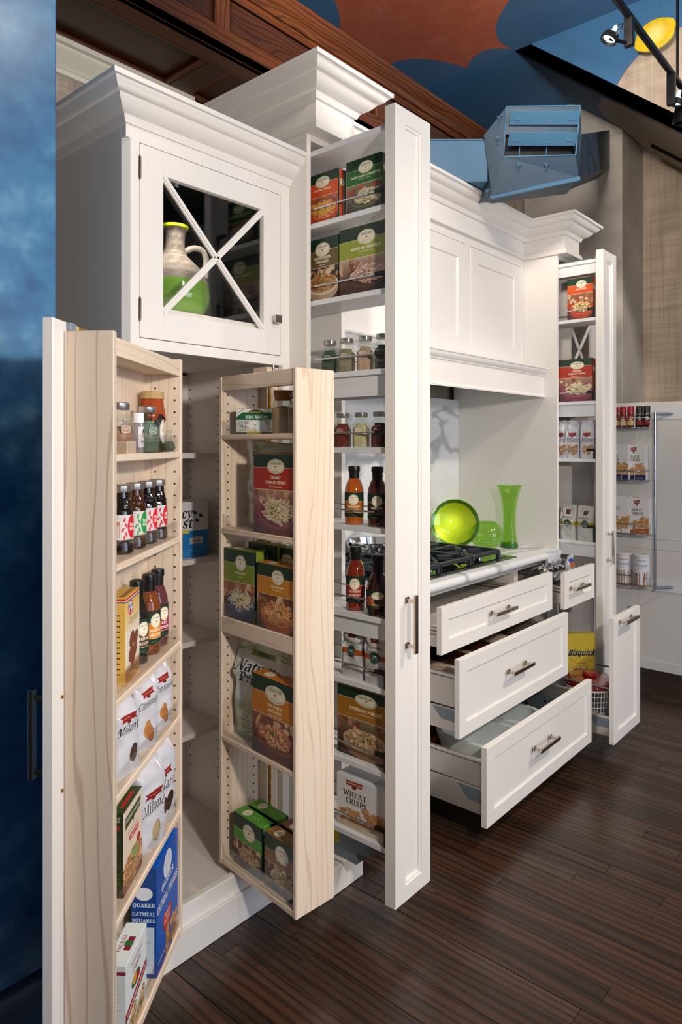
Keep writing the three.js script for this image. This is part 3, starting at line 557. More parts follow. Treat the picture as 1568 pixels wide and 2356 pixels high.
// ------------------------------------------------------------------ left display cabinet with the pantry below
const LX0 = 0.981, LX1 = 1.564, LZ = -1.57, LB = -2.085;
const glassCabinet = (label, X0, X1, mirror) => {
  const t = thing('pantry_cabinet', label, 'cabinet', [X0, 0, LZ]);
  const w = X1 - X0, D = LB - LZ;   // local: x 0..w, z D..0
  mesh('side_panel', box(0, 0.019, 0.088, 2.23, D, -0.021, { b: 0.001 }), M.white, t); mesh('side_panel', box(w - 0.019, w, 0.088, 2.23, D, -0.021, { b: 0.001 }), M.melamine, t);
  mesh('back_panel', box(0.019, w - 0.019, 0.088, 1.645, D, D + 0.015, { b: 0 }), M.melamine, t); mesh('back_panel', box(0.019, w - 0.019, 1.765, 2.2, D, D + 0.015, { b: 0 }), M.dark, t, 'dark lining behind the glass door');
  mesh('lining', [box(0.019, 0.024, 1.765, 2.19, D + 0.015, -0.02, { b: 0 }), box(w - 0.024, w - 0.019, 1.765, 2.19, D + 0.015, -0.02, { b: 0 }), box(0.024, w - 0.024, 2.18, 2.19, D + 0.015, -0.02, { b: 0 })], M.dark, t, 'dark lining behind the glass door');  // inside faces behind the glass are coloured dark
  mesh('deck', box(0.019, w - 0.019, 1.655, 1.765, D + 0.015, -0.021, { b: 0 }), M.whiteIn, t);
  mesh('deck', box(0.019, w - 0.019, 0.1, 0.128, D + 0.015, -0.021, { b: 0.001 }), M.melamine, t);
  mesh('top_panel', box(0.0195, w - 0.0195, 2.2, 2.229, D + 0.001, -0.021, { b: 0 }), M.white, t);
  // face frame: chamfered outer corner on the left
  const cf = 0.013, chamfer = slab([[0, 1.645, -0.02], [cf, 1.645, 0], [0.039, 1.645, 0], [0.039, 1.645, -0.02]].map((p) => p), 0.535, [0, 1, 0]);
  mesh('stile', chamfer, M.white, t); mesh('stile', [slab([[0, 2.18, -0.02], [0, 2.18, 0], [0.039, 2.18, 0], [0.039, 2.18, -0.02]], 0.05, [0, 1, 0])], M.white, t);
  mesh('stile', box(w - 0.039, w, 1.645, 2.23, -0.02, 0, { b: 0.0008 }), M.white, t);
  mesh('rail', box(0.039, w - 0.039, 2.177, 2.23, -0.02, 0, { b: 0.0004 }), M.white, t); mesh('rail', box(0.039, w - 0.039, 1.645, 1.6735, -0.02, 0, { b: 0.0006 }), M.white, t);
  mesh('stile', box(w - 0.03, w, 0.14, 1.645, -0.02, 0, { b: 0.0008 }), M.white, t); mesh('stile', box(0, 0.03, 0.14, 1.645, -0.02, 0, { b: 0.0008 }), M.white, t);
  mesh('rail', mould([[-0.02, 0.088], [0.004, 0.088], [0.001, 0.1], [0, 0.138], [-0.004, 0.141], [-0.02, 0.141]], [[0, 0], [w, 0]]), M.white, t);
  mesh('base', [box(0, w, 0, 0.088, -0.04, 0.015, { b: 0.002 }), box(0, 0.02, 0, 0.088, D, -0.04, { b: 0.001 })], M.white, t);
  mesh('crown_moulding', mould(CROWN, [[0, D], [0, 0], [w - 0.001, 0]], 2.213), M.white, t);
  // glass door in the frame, with a crossed muntin
  const d = part('glass_door', t), dx0 = 0.0405, dx1 = w - 0.0405, y0 = 1.6755, y1 = 2.1755, gx0 = 0.112, gx1 = w - 0.110, gy0 = 1.748, gy1 = 2.111;
  mesh('door_frame', [box(dx0, gx0, y0, y1, -0.019, 0.0005, { b: 0.0012 }), box(gx1, dx1, y0, y1, -0.019, 0.0005, { b: 0.0012 }), box(gx0, gx1, y0, gy0, -0.019, 0.0005, { b: 0.0012 }), box(gx0, gx1, gy1, y1, -0.019, 0.0005, { b: 0.0012 })], M.white, d);
  mesh('glass', box(gx0, gx1, gy0, gy1, -0.012, -0.008, { b: 0 }), M.glass, d);
  const mt = (a, b) => [bar([...a, -0.004], [...b, -0.004], 0.018, 0.008), bar([...a, 0.001], [...b, 0.001], 0.009, 0.006)];
  mesh('muntin', mt([gx0, gy1], [gx1, gy0]), M.white, d); mesh('muntin', mt([gx0, gy0], [gx1, gy1]), M.white, d);
  const kx = mirror ? dx0 + 0.03 : dx1 - 0.028;
  mesh('knob', [box(kx - 0.013, kx + 0.013, 1.770, 1.796, 0.016, 0.026, { b: 0.002 }), box(kx - 0.006, kx + 0.006, 1.777, 1.789, 0, 0.017, { b: 0.001 })], M.nickel, d, 'square nickel knob');
  const hx0 = mirror ? w - 0.039 : 0.039;
  for (const y of [2.112, 1.747]) mesh('hinge', [rod([hx0, y - 0.027, 0.003], [hx0, y + 0.027, 0.003], 0.0035), rod([hx0, y - 0.031, 0.003], [hx0, y + 0.031, 0.003], 0.0022)], M.nickelDark, d);
  if (!mirror) {
    mesh('puck_light', [mv(cyl(0.022, 0.022, 0.008), 0.255, 2.171, -0.13)], lampGlow(0xffffff, 2.5), t, 'small round lit puck light under the cabinet top');
    const pl = new THREE.SpotLight(0xfff6e8, 0.55, 1.1, 0.6, 2); pl.position.set(X0 + 0.255, 2.166, LZ - 0.13); pl.target.position.set(X0 + 0.3, 1.7, LZ - 0.2); pl.castShadow = true; pl.shadow.radius = 2; scene.add(pl, pl.target);
  }
  // shelves of the lower part
  for (const y of [0.452, 0.754, 1.022, 1.37]) mesh('shelf', box(0.02, w - 0.02, y - 0.018, y, D + 0.016, -0.295, { b: 0.001 }), M.melamine, t);
  holes(t, yRange(0.25, 1.6, 0.032).flatMap((y) => [[w - 0.0195, y, D + 0.03], [w - 0.0195, y, -0.33]]).filter((p) => ![0.452, 0.754, 1.022, 1.37].some((s) => Math.abs(p[1] - s + 0.01) < 0.02)), 'x');
  return t;
};
const leftCab = glassCabinet('white pantry cabinet at left with crossed glass door and opened maple door racks', LX0, LX1, false);

// shelf unit of maple used twice: x = along the shelves, z = out of the open face
function rackShelf(p, x0, x1, y, z0, z1, th = 0.014, guard = 0.045, tall = 0) {
  mesh('shelf', box(x0, x1, y - 0.014, y, z0, z1 - 0.012, { b: 0.001, g: 'x', off: [y, 0.3] }), M.maple, p);
  mesh('shelf_edge', box(x0, x1, y - th - tall, y + 0.001, z1 - 0.012, z1 - 0.001, { b: 0.002, g: 'x', off: [y * 3, 0.1] }), M.maple, p);
  if (guard) mesh('shelf_guard', box(x0, x1, y + 0.001, y + guard, z1 - 0.0065, z1 - 0.0035, { b: 0.0003 }), M.acrylic, p, 'clear acrylic shelf guard');
}
// pantry door swung open with its rack
{
  const turn = Math.atan2(0.604, 0.797);                    // local x: free edge to hinge, local z: the door's inner side
  const d = part('pantry_door', leftCab, [0.628 - LX0, 0, -1.248 - LZ], turn);
  mesh('door_panel', box(0, 0.528, 0.085, 1.635, -0.021, 0, { b: 0.0015 }), M.white, d);
  const x0 = 0.042, x1 = 0.491, dp = 0.098, yb = 0.152, yt = 1.616;
  mesh('rack_side', box(x0, x0 + 0.016, yb, yt, 0.0005, dp, { b: 0.0015, off: [0.05, 0.4] }), M.mapleSide, d, 'tall greyish maple side of the door rack');
  mesh('rack_side', box(x1 - 0.014, x1, yb, yt - 0.002, 0.0005, dp, { b: 0.0015, off: [0.12, 0.9] }), M.maple, d);
  mesh('rack_back', box(x0 + 0.016, x1 - 0.014, yb, yt - 0.03, 0.0005, 0.006, { b: 0, off: [0.02, 0.1] }), M.maple, d);
  mesh('rack_top', [box(x0 + 0.016, x1 - 0.014, 1.575, 1.589, 0.006, dp - 0.012, { b: 0.001, g: 'x' }), box(x0 + 0.016, x1 - 0.014, 1.57, 1.606, dp - 0.014, dp - 0.002, { b: 0.001, g: 'x' })], M.maple, d);
  for (const [y, th] of [[1.379, 0.014], [1.166, 0.014], [0.903, 0.014], [0.717, 0.014], [0.4765, 0.014], [0.182, 0.02]]) rackShelf(d, x0 + 0.016, x1 - 0.014, y, 0.006, dp, th, 0.042);
  holes(d, yRange(0.22, 1.56, 0.03).flatMap((y) => [[x1 - 0.0145, y, 0.032], [x1 - 0.0145, y, 0.082]]).filter((p) => ![1.379, 1.166, 0.903, 0.717, 0.4765].some((s) => p[1] > s - 0.02 && p[1] < s + 0.006)), 'x');
  mesh('piano_hinge', [rod([0.529, 0.15, 0.002], [0.529, 1.63, 0.002], 0.004)], M.brass, d);
  mesh('hinge_plate', [box(0.1, 0.15, 1.618, 1.634, 0, 0.003), box(0.155, 0.30, 1.616, 1.630, 0, 0.002)], M.brass, d);
  mesh('door_catch', box(0.052, 0.078, 1.618, 1.634, 0.0005, 0.01), M.greyPlastic, d);
  for (const y of [0.92, 0.742]) mesh('screw', rx(mv(new THREE.CylinderGeometry(0.003, 0.0035, 0.003, 10), 0, 0, 0), Math.PI / 2).translate(0.034, y, 0.0015), M.brass, d);
  { const gs = []; for (const y of [0.78, 0.92]) gs.push(box(0.022, 0.032, y - 0.005, y + 0.005, -0.05, -0.021, { b: 0.001 })); gs.push(box(0.02, 0.034, 0.765, 0.935, -0.06, -0.048, { b: 0.002 })); mesh('handle', gs, M.nickel, d, 'polished nickel bar handle'); }
}
// inner swing-out maple rack
{
  const far = [1.341, -1.645], dB = [-0.095, 0.9955], turn = Math.atan2(-dB[1], dB[0]);
  const r = part('swing_rack', leftCab, [far[0] - LX0, 0, far[1] - LZ], turn);   // local x: from the far end towards the viewer; local z: towards the open face (-x of the room)
  const L = 0.358, dp = 0.139, yb = 0.149, yt = 1.602;
  // local z runs towards -x (room): open face at z = 0, back at z = -dp
  mesh('rack_side', box(L - 0.014, L, yb, yt, -dp, 0, { b: 0.002, off: [0.03, 0.2] }), M.maple, r, 'pale maple end panel facing the room');
  mesh('rack_side', box(0, 0.014, yb, yt - 0.002, -dp, 0, { b: 0.002, off: [0.09, 0.7] }), M.maple, r);
  mesh('rack_top', [box(0.014, L - 0.014, yt - 0.044, yt - 0.002, -0.014, -0.002, { b: 0.001, g: 'x', off: [0.02, 0.3] }), box(0.014, L - 0.014, yt - 0.03, yt - 0.014, -dp, -0.014, { b: 0.001, g: 'x' })], M.maple, r);
  for (const [y, th, tall] of [[1.427, 0.014, 0], [1.150, 0.016, 0], [0.887, 0.014, 0.032], [0.532, 0.014, 0], [0.166, 0.016, 0]]) rackShelf(r, 0.014, L - 0.014, y, -dp + 0.001, 0, th, 0.043, tall);
  holes(r, yRange(0.22, 1.56, 0.026).flatMap((y) => [[0.0145, y, -0.022], [0.0145, y, -0.118]]).filter((p) => ![1.427, 1.15, 0.87, 0.532].some((s) => p[1] > s - 0.035 && p[1] < s + 0.006)), 'x');
  mesh('hinge_rail', box(0.002, 0.05, yb, yt - 0.01, -dp - 0.02, -dp - 0.001, { b: 0.001, off: [0.15, 0.3] }), M.maple, r);
  mesh('piano_hinge', [rod([0.052, yb, -dp - 0.012], [0.052, yt - 0.02, -dp - 0.012], 0.0035), ...yRange(yb, yt - 0.05, 0.03).map((y) => rod([0.052, y, -dp - 0.012], [0.052, y + 0.022, -dp - 0.012], 0.0048))], M.brass, r);
  mesh('pivot_pin', [rod([0.2, yt - 0.02, -0.05], [0.2, yt + 0.022, -0.05], 0.004), box(0.185, 0.215, yt - 0.014, yt - 0.008, -0.07, -0.03)], M.chrome, r);
}
mesh('hinge_post', box(1.488 - LX0, 1.545 - LX0, 0.15, 1.64, -0.085, -0.022, { b: 0.001, off: [0.3, 0.2] }), M.maple, leftCab, 'maple post that carries the piano hinge');

// ------------------------------------------------------------------ tall pull-out pantries
function tallPullOut(label, X0, w, out, shelves, doorName) {
  const t = thing('pull_out_pantry', label, 'cabinet', [X0, 0, -1.493]);
  const D = -2.085 + 1.493, fz = 0.038;
  for (const [a, b] of [[0, 0.018], [w - 0.018, w]]) mesh('side_panel', box(a, b, 0, 2.36, D, 0, { b: 0.001 }), M.white, t);
  mesh('back_panel', box(0.018, w - 0.018, 0.08, 2.36, D, D + 0.012, { b: 0 }), M.whiteIn, t);
  mesh('top_panel', box(0.018, w - 0.018, 2.342, 2.36, D, 0, { b: 0 }), M.whiteIn, t);
  mesh('frieze', box(0, w, 2.36, 2.53, D, fz, { b: 0.001 }), M.white, t);
  mesh('bed_moulding', mould(BED, [[0, D], [0, fz], [w, fz], [w, D]], 2.36), M.white, t);
  mesh('crown_moulding', mould(CROWN.map(([o, u]) => [o * 1.15, u]), [[0, D], [0, fz], [w, fz], [w, D]], 2.455), M.white, t);
  mesh('base', [box(-0.012, w + 0.018, 0, 0.085, -0.03, 0.063, { b: 0.003 }), box(w - 0.002, w + 0.018, 0, 0.085, -0.25, -0.03, { b: 0.001 })], M.white, t);
  // the pull-out itself
  const p = part('pull_out', t, [0, 0, out]);
  const front = shaker(w - 0.008, 2.247, 0.036, 0.046, 0.011, 0.013); mv(front, 0.004, 0.103, 0);
  mesh('front_panel', [front], M.white, p); mesh('front_backing', [box(0.02, w - 0.02, 0.12, 2.33, -0.008, 0, { b: 0.001 })], M.shelfWhite, p);
  pull(0.165, true, p, 0.056, 0.893, 0.0355);
  const sx0 = 0.022, sx1 = w - 0.022, z1 = -0.008, z0 = -0.52;
  for (const s of shelves) {
    const [y, tall] = s;
    mesh('shelf', [box(sx0, sx1, y - 0.016, y, z0, z1, { b: 0.0008 }), ...(tall ? [box(sx0 + 0.012, sx0 + 0.02, y - 0.016 - tall, y - 0.016, z0, z1, { b: 0 }), box(sx1 - 0.02, sx1 - 0.012, y - 0.016 - tall, y - 0.016, z0, z1, { b: 0 })] : [])], M.shelfWhite, p);
    if (s[2] !== 0) for (const x of [sx0 + 0.004, sx1 - 0.004]) {
      mesh('shelf_rail', rod([x, y + (s[2] || 0.045), z0 + 0.01], [x, y + (s[2] || 0.045), z1 - 0.03], 0.0028), M.chrome, p);
      mesh('rail_bracket', [box(x - 0.004, x + 0.004, y + 0.001, y + (s[2] || 0.045) + 0.006, z1 - 0.012, z1 - 0.001, { b: 0.001 }), box(x - 0.0045, x + 0.0045, y + (s[2] || 0.045) - 0.006, y + (s[2] || 0.045) + 0.006, z1 - 0.045, z1 - 0.008, { b: 0.001 })], M.black, p);
    }
  }
  mesh('rear_panel', box(sx0, sx1, 0.16, 2.32, z0 - 0.012, z0, { b: 0 }), M.shelfWhite, p);
  mesh('slide', [box(w / 2 - 0.03, w / 2 + 0.03, 0.165, 0.215, z0 + 0.02, -0.1, { b: 0.002 }), box(w / 2 - 0.02, w / 2 + 0.02, 0.12, 0.165, z0 + 0.1, -0.16, { b: 0.002 })], M.slide, p);
  mesh('sticker', box(0.0 + w / 2 - 0.0306, w / 2 - 0.03, 0.17, 0.212, -0.33, -0.22, { b: 0 }), std({ color: 0xd8c11a, roughness: 0.5 }), p, 'yellow warning sticker on the slide');
  mesh('slide', [box(w / 2 - 0.025, w / 2 + 0.025, 2.318, 2.332, z0, -0.05)], M.slide, p);
  return t;
}
const tall1 = tallPullOut('tall white pull-out pantry in the middle with its stocked shelves drawn out', 1.563, 0.182, 0.30, [[2.311, 0.0, 0], [2.085], [1.845], [1.616, 0.06], [1.389, 0.0], [1.158, 0], [0.9, 0.05], [0.699], [0.462], [0.248]]);
const tall2 = tallPullOut('second tall white pull-out pantry right of the hood, drawn out halfway', 3.40, 0.185, 0.195, [[2.314, 0.05, 0], [2.026], [1.613, 0.06], [1.326], [0.914, 0.06, 0.075]]);
// ------------------------------------------------------------------ hood between them
{
  const x0 = 1.745, x1 = 3.40, t = thing('range_hood', 'white panelled range hood with three doors and moulded canopy', 'range hood', [x0, 0, -1.675]);
  const w = x1 - x0, D = -2.085 + 1.675;
  mesh('body', [box(0.001, w - 0.001, 1.787, 2.53, D, -0.02, { b: 0 })], M.white, t);
  mesh('face_frame', [box(0.001, w - 0.001, 2.3215, 2.53, -0.02, 0, { b: 0.0005 }), box(0.001, w - 0.001, 1.786, 1.8165, -0.02, 0, { b: 0.0005 }), ...[[0.001, 0.036], [0.545, 0.5765], [1.0725, 1.1095], [1.617, w - 0.001]].map(([a, b]) => box(a, b, 1.8165, 2.3215, -0.02, 0, { b: 0.0005 }))], M.white, t);
  for (const [a, b] of [[0.0375, 0.5435], [0.578, 1.071], [1.111, 1.6155]]) { const d = part('door', t, [a, 1.818, -0.019]); mesh('door_panel', shaker(b - a, 0.502, 0.0195, 0.069, 0.007, 0.006), M.white, d); }
  mesh('bed_moulding', mould(BED, [[0.001, 0], [w - 0.001, 0]], 2.361), M.white, t);
  mesh('crown_moulding', mould(CROWN.map(([o, u]) => [o * 1.15, u]), [[0.001, 0], [w - 0.001, 0]], 2.455), M.white, t);
  const cz = -1.564 + 1.675;
  mesh('canopy', [box(0.001, w - 0.001, 1.646, 1.787, cz - 0.02, cz, { b: 0.001 }), box(0.001, w - 0.001, 1.77, 1.787, 0, cz - 0.02, { b: 0 }), box(w - 0.03, w - 0.001, 1.64, 1.77, D, cz - 0.02, { b: 0.001 }), box(0.001, 0.03, 1.64, 1.77, D, cz - 0.02, { b: 0.001 }), box(0.03, w - 0.03, 1.72, 1.77, D, cz - 0.02, { b: 0 })], M.white, t);
  mesh('canopy_moulding', mould([[0, 0], [0.004, 0], [0.006, 0.006], [0.014, 0.012], [0.02, 0.022], [0.021, 0.03], [0.026, 0.033], [0.026, 0.04], [0, 0.04]], [[0.001, cz], [w - 0.001, cz]], 1.747), M.white, t);
  mesh('canopy_moulding', mould([[0, 0], [0.006, 0], [0.007, 0.006], [0.003, 0.012], [0, 0.016]], [[0.001, cz], [w - 0.001, cz]], 1.638), M.white, t);
}
// ------------------------------------------------------------------ marble
tag(mesh('backsplash', box(1.746, 3.399, 0.869, 1.645, -2.084, -2.072, { b: 0, off: [0.35, 0.1] }), M.marble), 'white marble backsplash with grey veins behind the cooktop', 'backsplash');
{
  const nose = [], y0 = 0.83, y1 = 0.868, r = 0.019, zf = -1.489;
  for (let i = 0; i <= 10; i++) { const a = -Math.PI / 2 + Math.PI * i / 10; nose.push([zf + Math.cos(a) * r, y0 + r + Math.sin(a) * r]); }
  const prof = [[-2.083, y0], ...nose, [-2.083, y1]];
  const P = [], U = [];
  const x0 = 1.747, x1 = 3.398, q = (a, b, c, d) => { for (const p of [a, b, c, a, c, d]) { P.push(...p); U.push(p[0], Math.abs(p[2]) > 1.4 ? p[2] + p[1] : p[2]); } };
  for (let i = 0; i < prof.length; i++) { const a = prof[i], b = prof[(i + 1) % prof.length]; q([x0, a[1], a[0]], [x1, a[1], a[0]], [x1, b[1], b[0]], [x0, b[1], b[0]]); }
  const sh = THREE.ShapeUtils.triangulateShape(prof.map((p) => new THREE.Vector2(...p)), []);
  for (const x of [x0, x1]) for (const t of sh) for (const k of t) { P.push(x, prof[k][1], prof[k][0]); U.push(prof[k][0], prof[k][1]); }
  const end = [];
  for (let i = 0; i <= 8; i++) { const a = Math.PI / 2 * i / 8; end.push([Math.sin(a) * 0.012, 0]); }
  tag(mesh('worktop', [toCreasedNormals(tris(P, U), 0.5)], M.marble), 'white marble worktop with a rounded front edge', 'worktop');
}
// ------------------------------------------------------------------ base cabinets
function drawer(t, o) {   // o: x0, x1, y0, y1, out (front's back face, local z), h (box side height), depth
  const d = part('drawer', t, [0, 0, o.out]);
  mesh('front_panel', mv(shaker(o.x1 - o.x0, o.y1 - o.y0, 0.021, o.fr ?? 0.048, 0.007, 0.007), o.x0, o.y0, 0), M.white, d);
  pull(o.pull ?? 0.175, false, d, (o.x0 + o.x1) / 2 + (o.px ?? 0), o.py ?? (o.y0 + o.y1) / 2, 0.021);
  const s0 = o.x0 + 0.012, s1 = o.x1 - 0.012, z0 = -(o.depth ?? 0.44), b = o.b0;
  for (const [a, c] of [[s0, s0 + 0.014], [s1 - 0.014, s1]]) {
    mesh('drawer_side', [box(a, c, b, b + o.low, z0, 0, { b: 0.001, g: 'z' })], M.steelSide, d);
    if (o.high) { mesh('drawer_side', [box(a, c, b + o.low + 0.006, b + o.high - 0.014, z0, 0, { b: 0.001, g: 'z' })], M.steelSide, d); mesh('gallery_rail', box(a - 0.002, c + 0.002, b + o.high - 0.012, b + o.high, z0, 0, { b: 0.003, g: 'z' }), M.steelSide, d); }
  }
  if (o.clip) mesh('slide_bracket', [slab([[s0 - 0.0015, b + o.low * 0.95, -0.005], [s0 - 0.0015, b + o.low * 0.45, -0.005], [s0 - 0.0015, b + o.low * 0.45, -0.06], [s0 - 0.0015, b + o.low * 0.95, -0.1]], 0.001, [1, 0, 0]), rz(cyl(0.008, 0.008, 0.003, 14), Math.PI / 2).translate(s0 - 0.001, b + o.low * 0.68, -0.045)], M.slide, d);
  mesh('drawer_bottom', box(s0 + 0.014, s1 - 0.014, b + 0.01, b + 0.022, z0, 0, { b: 0 }), M.whiteIn, d);
  mesh('drawer_back', box(s0 + 0.014, s1 - 0.014, b + 0.01, b + (o.high || o.low), z0, z0 + 0.012, { b: 0.001 }), M.steelSide, d);
  return d;
}
const BZ = -1.532;
function baseBox(label, X0, X1) {
  const t = thing('base_cabinet', label, 'cabinet', [X0, 0, BZ]), w = X1 - X0, D = -2.085 - BZ;
  for (const [a, b] of [[0.0005, 0.018], [w - 0.018, w - 0.0005]]) mesh('side_panel', box(a, b, 0.1, 0.829, D, -0.001, { b: 0.001 }), M.whiteIn, t);
  mesh('back_panel', box(0.018, w - 0.018, 0.1, 0.829, D, D + 0.01, { b: 0 }), M.whiteIn, t); mesh('bottom_panel', box(0.018, w - 0.018, 0.1, 0.118, D + 0.01, -0.001, { b: 0 }), M.whiteIn, t);
  mesh('rail', box(0.018, w - 0.018, 0.8, 0.829, -0.02, 0, { b: 0.001 }), M.white, t);
  mesh('toe_kick', box(0.001, w - 0.001, 0, 0.1, -0.08, -0.065, { b: 0 }), M.dark, t);
  return t;
}
const narrowL = baseBox('narrow white base cabinet with closed drawer, hidden behind the tall pull-out', 1.766, 2.09);
drawer(narrowL, { x0: 0.005, x1: 0.319, y0: 0.652, y1: 0.819, out: 0.001, b0: 0.67, low: 0.05, pull: 0.13 });
{ const d = part('door', narrowL, [0, 0, 0.001]); mesh('door_panel', mv(shaker(0.314, 0.545, 0.021, 0.048), 0.005, 0.103, 0), M.white, d); pull(0.17, false, d, 0.162, 0.61, 0.021); }
const drawers = baseBox('wide white base cabinet with three drawers pulled out in steps under the cooktop', 2.091, 3.029);
drawer(drawers, { x0: 0.009, x1: 0.927, y0: 0.651, y1: 0.819, out: -1.369 - BZ, b0: 0.672, low: 0.042, high: 0.07, py: 0.737, px: -0.035 });
drawer(drawers, { x0: 0.009, x1: 0.927, y0: 0.374, y1: 0.648, out: -1.296 - BZ, b0: 0.388, low: 0.08, high: 0.2, py: 0.524, px: -0.035, clip: 1 });
drawer(drawers, { x0: 0.009, x1: 0.927, y0: 0.102, y1: 0.373, out: -1.19 - BZ, b0: 0.134, low: 0.088, high: 0.186, py: 0.258, px: -0.035, clip: 1 });
const narrowR = baseBox('narrow white base cabinet at right with small drawer and pull-out front open', 3.03, 3.399);
drawer(narrowR, { x0: 0.01, x1: 0.358, y0: 0.652, y1: 0.816, out: -1.319 - BZ, b0: 0.672, low: 0.05, high: 0.08, fr: 0.045, py: 0.74, px: -0.05, depth: 0.4 });
{
  const d = part('pull_out', narrowR, [0, 0, -1.101 - BZ]);
  mesh('front_panel', mv(shaker(0.338, 0.543, 0.021, 0.048, 0.008, 0.008), 0.01, 0.103, 0), M.white, d);
  pull(0.175, false, d, 0.14, 0.622, 0.021);
  const z0 = -0.5;
  for (const x of [0.022, 0.322]) mesh('drawer_side', box(x, x + 0.014, 0.128, 0.215, z0, 0, { b: 0.002 }), M.steelSide, d);
  mesh('drawer_bottom', box(0.036, 0.322, 0.135, 0.147, z0, 0, { b: 0 }), M.slide, d);
  mesh('slide_bracket', [slab([[0.0205, 0.205, -0.005], [0.0205, 0.165, -0.005], [0.0205, 0.165, -0.06], [0.0205, 0.205, -0.1]], 0.001, [1, 0, 0]), rz(cyl(0.009, 0.009, 0.003, 14), Math.PI / 2).translate(0.02, 0.187, -0.045)], M.slide, d);
  mesh('gallery_rail', [tube([[0.03, 0.335, -0.005], [0.03, 0.335, z0]], 0.004), tube([[0.33, 0.335, -0.005], [0.33, 0.335, z0]], 0.004), rod([0.33, 0.15, -0.02], [0.33, 0.335, -0.02], 0.004), rod([0.33, 0.15, z0 + 0.02], [0.33, 0.335, z0 + 0.02], 0.004), rod([0.03, 0.15, z0 + 0.02], [0.03, 0.335, z0 + 0.02], 0.004)], M.slide, d);
  mesh('upright', box(0.325, 0.339, 0.135, 0.64, -0.03, -0.012, { b: 0.002 }), M.slide, d);
  mesh('upper_tray', [box(0.03, 0.33, 0.232, 0.24, z0, -0.27, { b: 0 }), box(0.17, 0.33, 0.232, 0.24, -0.27, -0.2, { b: 0 })], M.slide, d);
}
// ------------------------------------------------------------------ right pantry with its open door and wire rack
const rightCab = glassCabinet('white pantry cabinet at far right with open door and chrome wire baskets', 3.586, 4.166, true);
{
  const d = part('pantry_door', rightCab, [4.152 - 3.586, 0, 0], 0);     // door stands along z, its inner side faces -x
  mesh('door_panel', ry(mv(shaker(0.535, 0.74, 0.021, 0.055, 0.004, 0.005), 0, 0, 0), -Math.PI / 2).translate(0.021, 0.118, 0), M.white, d);
  mesh('door_panel', ry(mv(shaker(0.535, 0.778, 0.021, 0.055, 0.004, 0.005), 0, 0, 0), -Math.PI / 2).translate(0.021, 0.859, 0), M.white, d);
  const px = -0.06;
  mesh('rack_pole', rod([px, 0.585, 0.342], [px, 1.578, 0.342], 0.007), M.chromeWire, d); mesh('rack_pole', rod([px, 0.585, 0.03], [px, 1.578, 0.03], 0.007), M.chromeWire, d);
  for (const y of [1.567, 0.6]) {
    mesh('rack_arm', [rod([px, y, 0.342], [px + 0.045, y, 0.40], 0.008), rod([px + 0.045, y, 0.40], [0, y, 0.415], 0.008)], M.greyPlastic, d);
    mesh('rack_rail', box(-0.004, -0.001, y - 0.03, y + 0.03, 0.02, 0.5, { b: 0.001 }), M.whitePlastic, d);
  }
  for (const y of [1.49, 1.194, 0.895, 0.607]) {
    const x0 = px - 0.075, x1 = px + 0.045, z0 = 0.02, z1 = 0.335, pts = (yy) => [[x1, yy, z0], [x0, yy, z0], [x0, yy, z1 - 0.05], [x0 + 0.025, yy, z1 - 0.012], [x0 + 0.06, yy, z1], [x1, yy, z1]];
    const gs = [tube(pts(y), 0.0034, true), tube(pts(y + 0.055), 0.0034, true)];
    for (let i = 0; i < 9; i++) { const z = z0 + 0.02 + i * 0.036; gs.push(rod([x0 + (i === 8 ? 0.03 : 0), y, z], [x1, y, z], 0.0016, 5)); if (i % 2 === 0) gs.push(rod([x0 + (i === 8 ? 0.03 : 0), y, z], [x0 + (i === 8 ? 0.03 : 0), y + 0.055, z], 0.0016, 5)); }
    mesh('wire_basket', gs, M.chromeWire, d);
  }
  for (const y of [1.09, 0.99]) mesh('screw', rz(new THREE.CylinderGeometry(0.004, 0.004, 0.004, 10), Math.PI / 2).translate(-0.001, y, 0.507), M.chrome, d);
}
{ // wire trays inside the right pantry
  const gs = [];
  for (const y of [1.30, 1.22, 1.155]) { gs.push(tube([[0.06, y, -0.1], [0.06, y, -0.38], [0.4, y, -0.38], [0.4, y, -0.1]], 0.004, true)); for (let i = 0; i < 6; i++) gs.push(rod([0.06 + i * 0.068, y, -0.1], [0.06 + i * 0.068, y, -0.38], 0.002, 5)); }
  for (const x of [0.06, 0.4]) gs.push(rod([x, 0.9, -0.38], [x, 1.5, -0.38], 0.005));
  mesh('wire_tray', gs, M.chromeWire, rightCab);
}
// ------------------------------------------------------------------ groceries: where they stand
const TURN_A = Math.atan2(0.604, 0.797), TURN_B = Math.atan2(-0.9955, -0.095);
const atA = (s, w, y) => [0.628 + s * 0.797 + w * 0.604, y + 0.0003, -1.248 - s * 0.604 + w * 0.797];      // on the door rack
const atB = (s, w, y) => [1.341 - s * 0.095 + w * 0.9955, y + 0.0003, -1.645 + s * 0.9955 + w * 0.095];    // on the swing-out rack, w behind its open face
function pack(name, label, cat, pos, turn, made, group, part0) {
  const m = new THREE.Mesh(fold(made.geo), made.mat); m.castShadow = m.receiveShadow = true; m.name = numbered(name); m.position.set(...pos); m.rotation.y = turn; scene.add(m); return tag(m, label, cat, group);
}
const ORANGE = '#d8541f', RUST = '#c9441f', OLIVE = '#8f9a36', LIME = '#5f9a2c', GOLD = '#c98420', BROWN = '#8a5a30', RED = '#b3301c', GREEN = '#2c6a2a', MUSH = '#6b5a34';
const PASTA = [[240, 220, 170], [208, 168, 104]], PALE = [[246, 236, 206], [216, 196, 140]], WARMP = [[242, 200, 140], [200, 120, 60]];
const farm = (w, h, d, o) => carton(w, h, d, { front: farmFront(o), side: farmSide(o.band), top: farmTop(o.band) });
